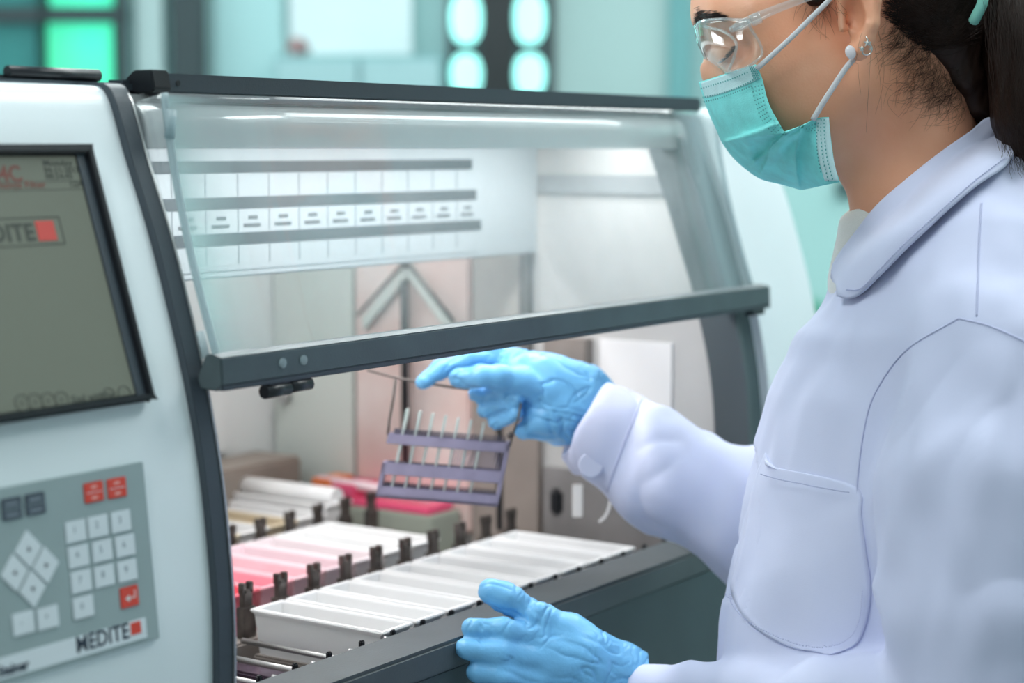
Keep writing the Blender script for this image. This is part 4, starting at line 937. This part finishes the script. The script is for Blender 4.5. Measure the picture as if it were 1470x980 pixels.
dots([([(1081+k*4.2, 126-k*1.0), (1086+k*3.6, 146), (1095+k*3, 170-k), (1112+k*2.6, 192-k*3)], 13) for k in range(4)], w_=1.0, h_=.8)
dots([([(1178, 172), (1179, 200), (1183, 230), (1191, 258)], 17), ([(1182.5, 172), (1184, 200), (1188, 228), (1196, 256)], 17), ([(1173, 190), (1174, 215), (1180, 245)], 12)], w_=.9, h_=1.0)
dots([([(1077+k*2.6, 96+k*.5), (1083+k*2, 112)], 6) for k in range(4)]+[([(1156+k*4.4, 180-k), (1157+k*4.4, 187)], 3) for k in range(5)], w_=.9)
# ear loops
def face_tube(name, pts, rad, m, par, n=24, off=.0, taper=None):
    P = catmull(pts, n); return MB().tube([W(*p) for p in P], rad if taper is None else list(np.interp(np.linspace(0, 1, n+1), np.linspace(0, 1, len(taper)), taper)), 12).build(name, m, par)
face_tube('ear_loop', [(1086, 99, 1.489), (1112, 76, 1.484), (1140, 50, 1.480), (1166, 24, 1.477), (1190, 0, 1.474), (1212, -30, 1.472), (1236, -62, 1.474)], .0021, m_elastic, mask)
face_tube('ear_loop', [(1167, 172, 1.487), (1180, 150, 1.482), (1198, 122, 1.478), (1214, 98, 1.477), (1224, 86, 1.482), (1236, 70, 1.497), (1250, 48, 1.505)], .0023, m_elastic, mask)
bead = SDF(cc(1208, 90, 1.47)+np.array([0, 0, -.012]), cc(1234, 60, 1.47)+np.array([0, 0, .012]), .0007)
bead.ell((1221, 75, 1.472), (.0042, .0056, .0025), 0, rot=.3); bead.mesh('loop_bead', mat('pearly_white', (.80, .76, .80), .3), mask)
# ---- goggles
tl = [(998, 38, 1.572), (1003, 32, 1.545), (1014, 29, 1.522), (1036, 27, 1.502), (1056, 28, 1.492), (1074, 28, 1.489)]
ml_ = [(1003, 62, 1.572), (1008, 62, 1.540), (1022, 60, 1.512), (1046, 58, 1.492), (1070, 58, 1.486), (1090, 60, 1.486)]
ml2 = [(1016, 88, 1.570), (1021, 87, 1.540), (1033, 85, 1.510), (1054, 82, 1.490), (1074, 80, 1.485), (1094, 78, 1.485)]
bl = [(1034, 104, 1.566), (1038, 104, 1.540), (1044, 104, 1.512), (1058, 101, 1.492), (1070, 97, 1.486), (1080, 92, 1.485)]
rows = [catmull(x, 24) for x in (tl, ml_, ml2, bl)]; Gg = [[W(*p) for p in catmull([r_[k] for r_ in rows], 20)] for k in range(25)]
gog = sheet('goggles', Gg, m_goggle, per, .0016)
rim_ = [W(*p) for p in catmull(tl, 24)]+[W(*p) for p in catmull([tl[-1], (1078, 42, 1.487), ml_[-1], ml2[-1], bl[-1]], 20)[1:]]+[W(*p) for p in catmull(bl[::-1], 24)[1:]]+[W(*p) for p in catmull([bl[0], ml2[0], ml_[0], tl[0]], 20)[1:]]
MB().tube(rim_, .0011, 8, False).build('lens_edge', m_goggle2, gog)
face_tube('lens_crease', [(1001, 37, 1.552), (1018, 40, 1.522), (1040, 46, 1.503), (1056, 60, 1.492), (1055, 78, 1.490), (1046, 101, 1.500)], .0011, m_goggle2, gog)
face_tube('temple_arm', [(1048, 43, 1.488), (1062, 37, 1.484), (1082, 27, 1.482), (1112, 14, 1.479), (1150, 0, 1.477), (1200, -18, 1.475), (1240, -36, 1.476)], .003, m_goggle2, gog, taper=[.002, .0042, .0040, .0034, .0030, .0028, .0025])
face_tube('temple_hinge', [(1078, 30, 1.4815), (1092, 24, 1.480)], .0048, m_goggle2, gog, 3)
face_tube('temple_slot', [(1053, 41, 1.4855), (1078, 29, 1.4785)], .0022, m_goggle2, gog, 3)
# far side of the goggles
Gf = [[W(p_[0], p_[1], 0)*0+W(*(q_[0], q_[1], 2*D0-q_[2]+.0)) for q_, p_ in zip(catmull([r_[k] for r_ in rows], 12), catmull([r_[k] for r_ in rows], 12))] for k in range(25)]
sheet('far_lens', Gf, m_goggle, gog, .0016)
# ---- brow, lashes, hair
def hairs(name, segs, par, m=m_hair, bv=None):
    q = MB()
    for pts, r0 in segs: q.tube(pts, [r0]*(len(pts)-1)+[r0*.3], 3, False)
    o = q.build(name, m, par); o['kind'] = 'stuff'; return o
sg_ = []
for k in range(420):
    x0 = rng.uniform(996, 1040); t = (x0-996)/44; y0 = 27-3*math.sin(t*2.6)+rng.normal(0, 1)*(4.2*(1-t)+1.6); L_ = rng.uniform(5, 10)
    a = [cast(hb, x0+L_*f_, y0-L_*.35*f_*(1-t*1.5), .0007+.0006*f_) for f_ in (0, .5, 1)]
    if all(p is not None for p in a): sg_.append((a, .00022))
for k in range(160):          # brow seen over the edge of the profile
    y0 = rng.uniform(17, 36); z0 = rng.uniform(1.55, 1.60); p = W(1003+rng.uniform(-3, 3), y0, z0); sg_.append(([p, p-rt*.0015+up*.001, p-rt*.002+up*.0035], .00025))
hairs('eyebrow', sg_, per)
sg_ = []
for k in range(150):
    t = rng.uniform(0, 1); x0 = 1058-22*t+3*math.sin(3.1*t); y0 = 66+24*t; p = cast(hb, x0, y0, .0003); l_ = rng.uniform(.6, 1.15)
    if p is None: continue
    dn = rng.normal(.35, .2)
    sg_.append(([p, p-rt*.0022*l_-up*.0016*dn*l_-fw*.0022*l_, p-rt*.0050*l_-up*.003*dn*l_-fw*.0030*l_], .00018))
hairs('eyelashes', sg_, per)
hr = SDF(cc(985, 330, 1.575)+np.array([0, 0, -.14]), cc(1580, -290, 1.575)+np.array([0, 0, .12]), .0028)
hr.ell((1312, -62, 1.577), (.075, .100, .083), 0)
hr.ell((1190, -105, 1.577), (.108, .075, .083), .02)
hr.ell((1048, 42, 1.577), (.063, .068, .12), .006, sub=True)
hr.chain([(1345, 20, 1.577, 62), (1376, 85, 1.579, 42), (1392, 128, 1.582, 26)], .02)
hr.chain([(1150, -20, 1.512, 16), (1172, -6, 1.508, 13), (1190, 2, 1.503, 8)], .01)
hr.ell((1226, 4, 1.478), (.028, .050, .030), .008, sub=True)
hr.chain([(1420, -20, 1.575, 30)], .01); hr.chain([(1366, 55, 1.545, 44), (1384, 108, 1.552, 28), (1398, 150, 1.560, 18)], .015); hr.chain([(1392, 40, 1.577, 40), (1418, 130, 1.577, 32), (1436, 190, 1.575, 26)], .02)
def hd(p, nr): return .0016*vnoise(p*np.array([60, 60, 60]), 12)+.0010*vnoise(p*np.array([300, 60, 200]), 13)
hair = hr.mesh('hair', m_hair, per, disp=hd, smooth_it=2); hv = bvh_of(hair)
pt_ = SDF(cc(1370, 520, 1.52)+np.array([0, 0, -.12]), cc(1640, -140, 1.575)+np.array([0, 0, .12]), .003)
pt_.chain([(1430, -60, 1.57, 34), (1462, -10, 1.56, 50), (1478, 70, 1.545, 62), (1492, 160, 1.53, 60), (1515, 250, 1.52, 44), (1535, 330, 1.515, 20)], 0, .02)
pt_.mesh('ponytail', m_hair, hair, disp=lambda p, nr: .0022*vnoise(p*np.array([160, 14, 160]), 14)+.001*vnoise(p*np.array([420, 30, 420]), 15), smooth_it=2)
m_tie = mat('turquoise_hair_tie', (.25, .66, .56), .6); face_tube('hair_tie', [(1404, -30, 1.50), (1411, 0, 1.50), (1402, 22, 1.505), (1398, 30, 1.51)], .0045, m_tie, hair, 12)
sg_ = []
def on_any(x, y, off):
    a = cast(hb, x, y, off); b_ = cast(hv, x, y, off)
    if a is None: return b_
    if b_ is None: return a
    return a if (a-CAMP)@fw < (b_-CAMP)@fw else b_
def strand(x0, y0, x1, y1, bend, r0, off=.0012, n=9):
    dx, dy = x1-x0, y1-y0; pts = []
    for k in range(n):
        t = k/(n-1); b_ = bend*math.sin(math.pi*t); p = on_any(x0+dx*t-dy*b_, y0+dy*t+dx*b_, off+.0015*math.sin(math.pi*t))
        if p is None: return
        if pts and np.linalg.norm(p-pts[-1]) > .02: return
        pts.append(p)
    sg_.append((pts, r0))
for k in range(1500):        # combed back over the head
    x0 = rng.uniform(1262, 1330); y0 = rng.uniform(-60, 20)+(x0-1262)*.9; strand(x0, y0, rng.uniform(1385, 1415), rng.uniform(-50, 60), rng.normal(.08, .06), .00016)
for k in range(420):        # nape hairs
    t = rng.uniform(0, 1); x0 = 1285+85*t+rng.normal(0, 8); y0 = 20+115*t+rng.normal(0, 14); L_ = rng.uniform(20, 60)*(1-.3*t); an = rng.normal(2.2, .35); strand(x0, y0, x0+L_*math.cos(an), y0+L_*math.sin(an), rng.normal(-.15, .15), .00008, .0008)
for k in range(160):        # wisps low on the neck
    x0 = rng.uniform(1300, 1390); y0 = rng.uniform(70, 135)+(x0-1300)*.3; an = rng.uniform(1.7, 3.0); L_ = rng.uniform(20, 55); strand(x0, y0, x0+L_*math.cos(an), y0+L_*math.sin(an), rng.normal(0, .3), .00007, .0008)
for k in range(34):         # in front of the ear
    x0 = rng.uniform(1170, 1206); y0 = rng.uniform(-8, 8); strand(x0, y0, x0-rng.uniform(-30, 45), y0+rng.uniform(15, 55), rng.normal(.15, .15), .00009)
for k in range(26):         # long loose hairs by the ear lobe
    x0 = rng.uniform(1228, 1262); y0 = rng.uniform(10, 80); strand(x0, y0, x0+rng.normal(0, 25), y0+rng.uniform(60, 150), rng.normal(0, .12), .00009, .0008, 14)
hairs('hair_strands', sg_, hair)
sg_ = []
for k in range(260):        # ponytail flyaways
    x0 = rng.uniform(1420, 1475); y0 = rng.uniform(-20, 20); d0 = rng.uniform(1.50, 1.56)
    sg_.append(([W(x0+(60*t)*rng.uniform(.3, .8)+14*math.sin(3*t+k), y0+260*t, d0-.02*math.sin(math.pi*t)-.012) for t in np.linspace(0, 1, 9)], .00014))
hairs('ponytail_strands', sg_, hair)
# earring: small silver star cluster
er = MB(); e0 = W(1244, 66, 1.470)
def star(c_, R, th=.0006):
    n_ = 10; vs = []
    for dz in (0, -th):
        for k in range(n_):
            a = 2*math.pi*k/n_+.3; rr_ = R if k % 2 == 0 else R*.42; vs.append(c_+rt*rr_*math.cos(a)+up*rr_*math.sin(a)+fw*dz)
        vs.append(c_+fw*(dz*2 if dz else 0))
    fs = [(k, (k+1) % n_, n_) for k in range(n_)]+[(n_+1+k, n_+1+(k+1) % n_, 2*n_+1) for k in range(n_)]+[(k, (k+1) % n_, n_+1+(k+1) % n_, n_+1+k) for k in range(n_)]
    er.add(vs, fs)
star(W(1245, 62, 1.464), .0034); star(W(1237, 70, 1.465), .0026); star(W(1250, 70, 1.466), .0018)
er.tube([W(*p) for p in catmull([(1243, 52, 1.464), (1247, 60, 1.463), (1252, 70, 1.464), (1248, 78, 1.465), (1240, 78, 1.466), (1237, 72, 1.465)], 20)], .0006, 6)
er.build('earring', mat('silver', (.75, .74, .72), .2, metal=1), per)

# ------------------------------------------------------------------ slide rack held in the right hand
rk = empty('slide_rack', W(640, 680, 1.775), 'lilac plastic slide rack with glass slides hanging from the raised glove', 'rack')
TL, TR, BR, BL = W(557, 622, 1.775), W(733, 636, 1.775), W(716, 735, 1.775), W(541, 703, 1.775)
ux = TR-TL; RWD = np.linalg.norm(ux); ux /= RWD; uy = TL-BL; uy -= (uy@ux)*ux; uy /= np.linalg.norm(uy); uz = np.cross(ux, uy); RH = (TL-BL)@uy
sh_ = ((BL-TL)@ux)/RH
def rf_(x, y, z): return tuple(TL+ux*(x+sh_*(-y))+uy*y-uz*z)      # y runs down as negative, z away
m_lil = mat('lilac_plastic', (.34, .31, .44), .4, noise=.15, nscale=60)
m_lil2 = mat('lilac_plastic_dark', (.11, .10, .14), .45)
DP = .028
for z in (0, DP-.003):
    for y, h_ in ((0, .0095), (-.027, .0115), (-RH+.004, .0110)):
        MB().box((0, y-h_, z), (RWD, y, z+.003), rf_).build('rack_bar', m_lil, rk, .0006)
for x in (0, RWD-.004):
    MB().box((x, -RH-.006, 0), (x+.004, .001, DP), rf_).build('rack_end', m_lil, rk, .0006) if x > 0 else MB().box((x, -RH-.006, 0), (x+.004, -.028, DP), rf_).build('rack_end', m_lil, rk, .0006)
MB().box((0, -RH-.0065, 0), (RWD, -RH-.004, DP), rf_).build('rack_floor', m_lil2, rk)
for y in (.0005, -.0305, -RH+.003):
    q = MB(); n_ = 44
    for k in range(n_):
        x = .005+(RWD-.012)*k/(n_-1)
        for z in (.003, DP-.006): q.box((x, y-.002, z), (x+.0014, y+.0042, z+.003), rf_)
    q.build('slot_teeth', m_lil2, rk)['kind'] = 'stuff'
q = MB()
for k in range(20):
    x = .062+.0027*k; q.box((x, -.028, .008), (x+.0011, -.008, .010), rf_)
q.build('spring_fins', m_lil, rk)['kind'] = 'stuff'
for k, px in enumerate((574, 585, 597, 609, 620, 631, 642, 652)):
    if k == 7: continue
    x = ((px-557)/176)*RWD+(.0 if k < 5 else .004*(k-4)); x = .012+.0123*k
    MB().box((x, -RH+.002, .002), (x+.0022, .024-.0012*k, .026), rf_).build('glass_slide', m_slide, rk)
wpts = [W(*p) for p in ((527, 531, 1.785), (560, 540, 1.785), (600, 548, 1.785), (650, 556, 1.785), (700, 562, 1.785))]
MB().tube(wpts, .0011, 8).build('wire_handle', m_clip, rk)
MB().tube([W(568, 544, 1.785), W(565, 570, 1.785), W(559, 604, 1.785), W(557, 624, 1.786)], .0012, 8).build('wire_handle', m_clip, rk)
MB().tube([W(748, 578, 1.757), W(744, 600, 1.757), W(736, 624, 1.757), W(732, 640, 1.775)], .0011, 8).build('wire_handle', m_clip, rk)
MB().tube([W(730, 621, 1.757), W(733, 628, 1.757)], .0028, 8).build('wire_eye', m_clip, rk)
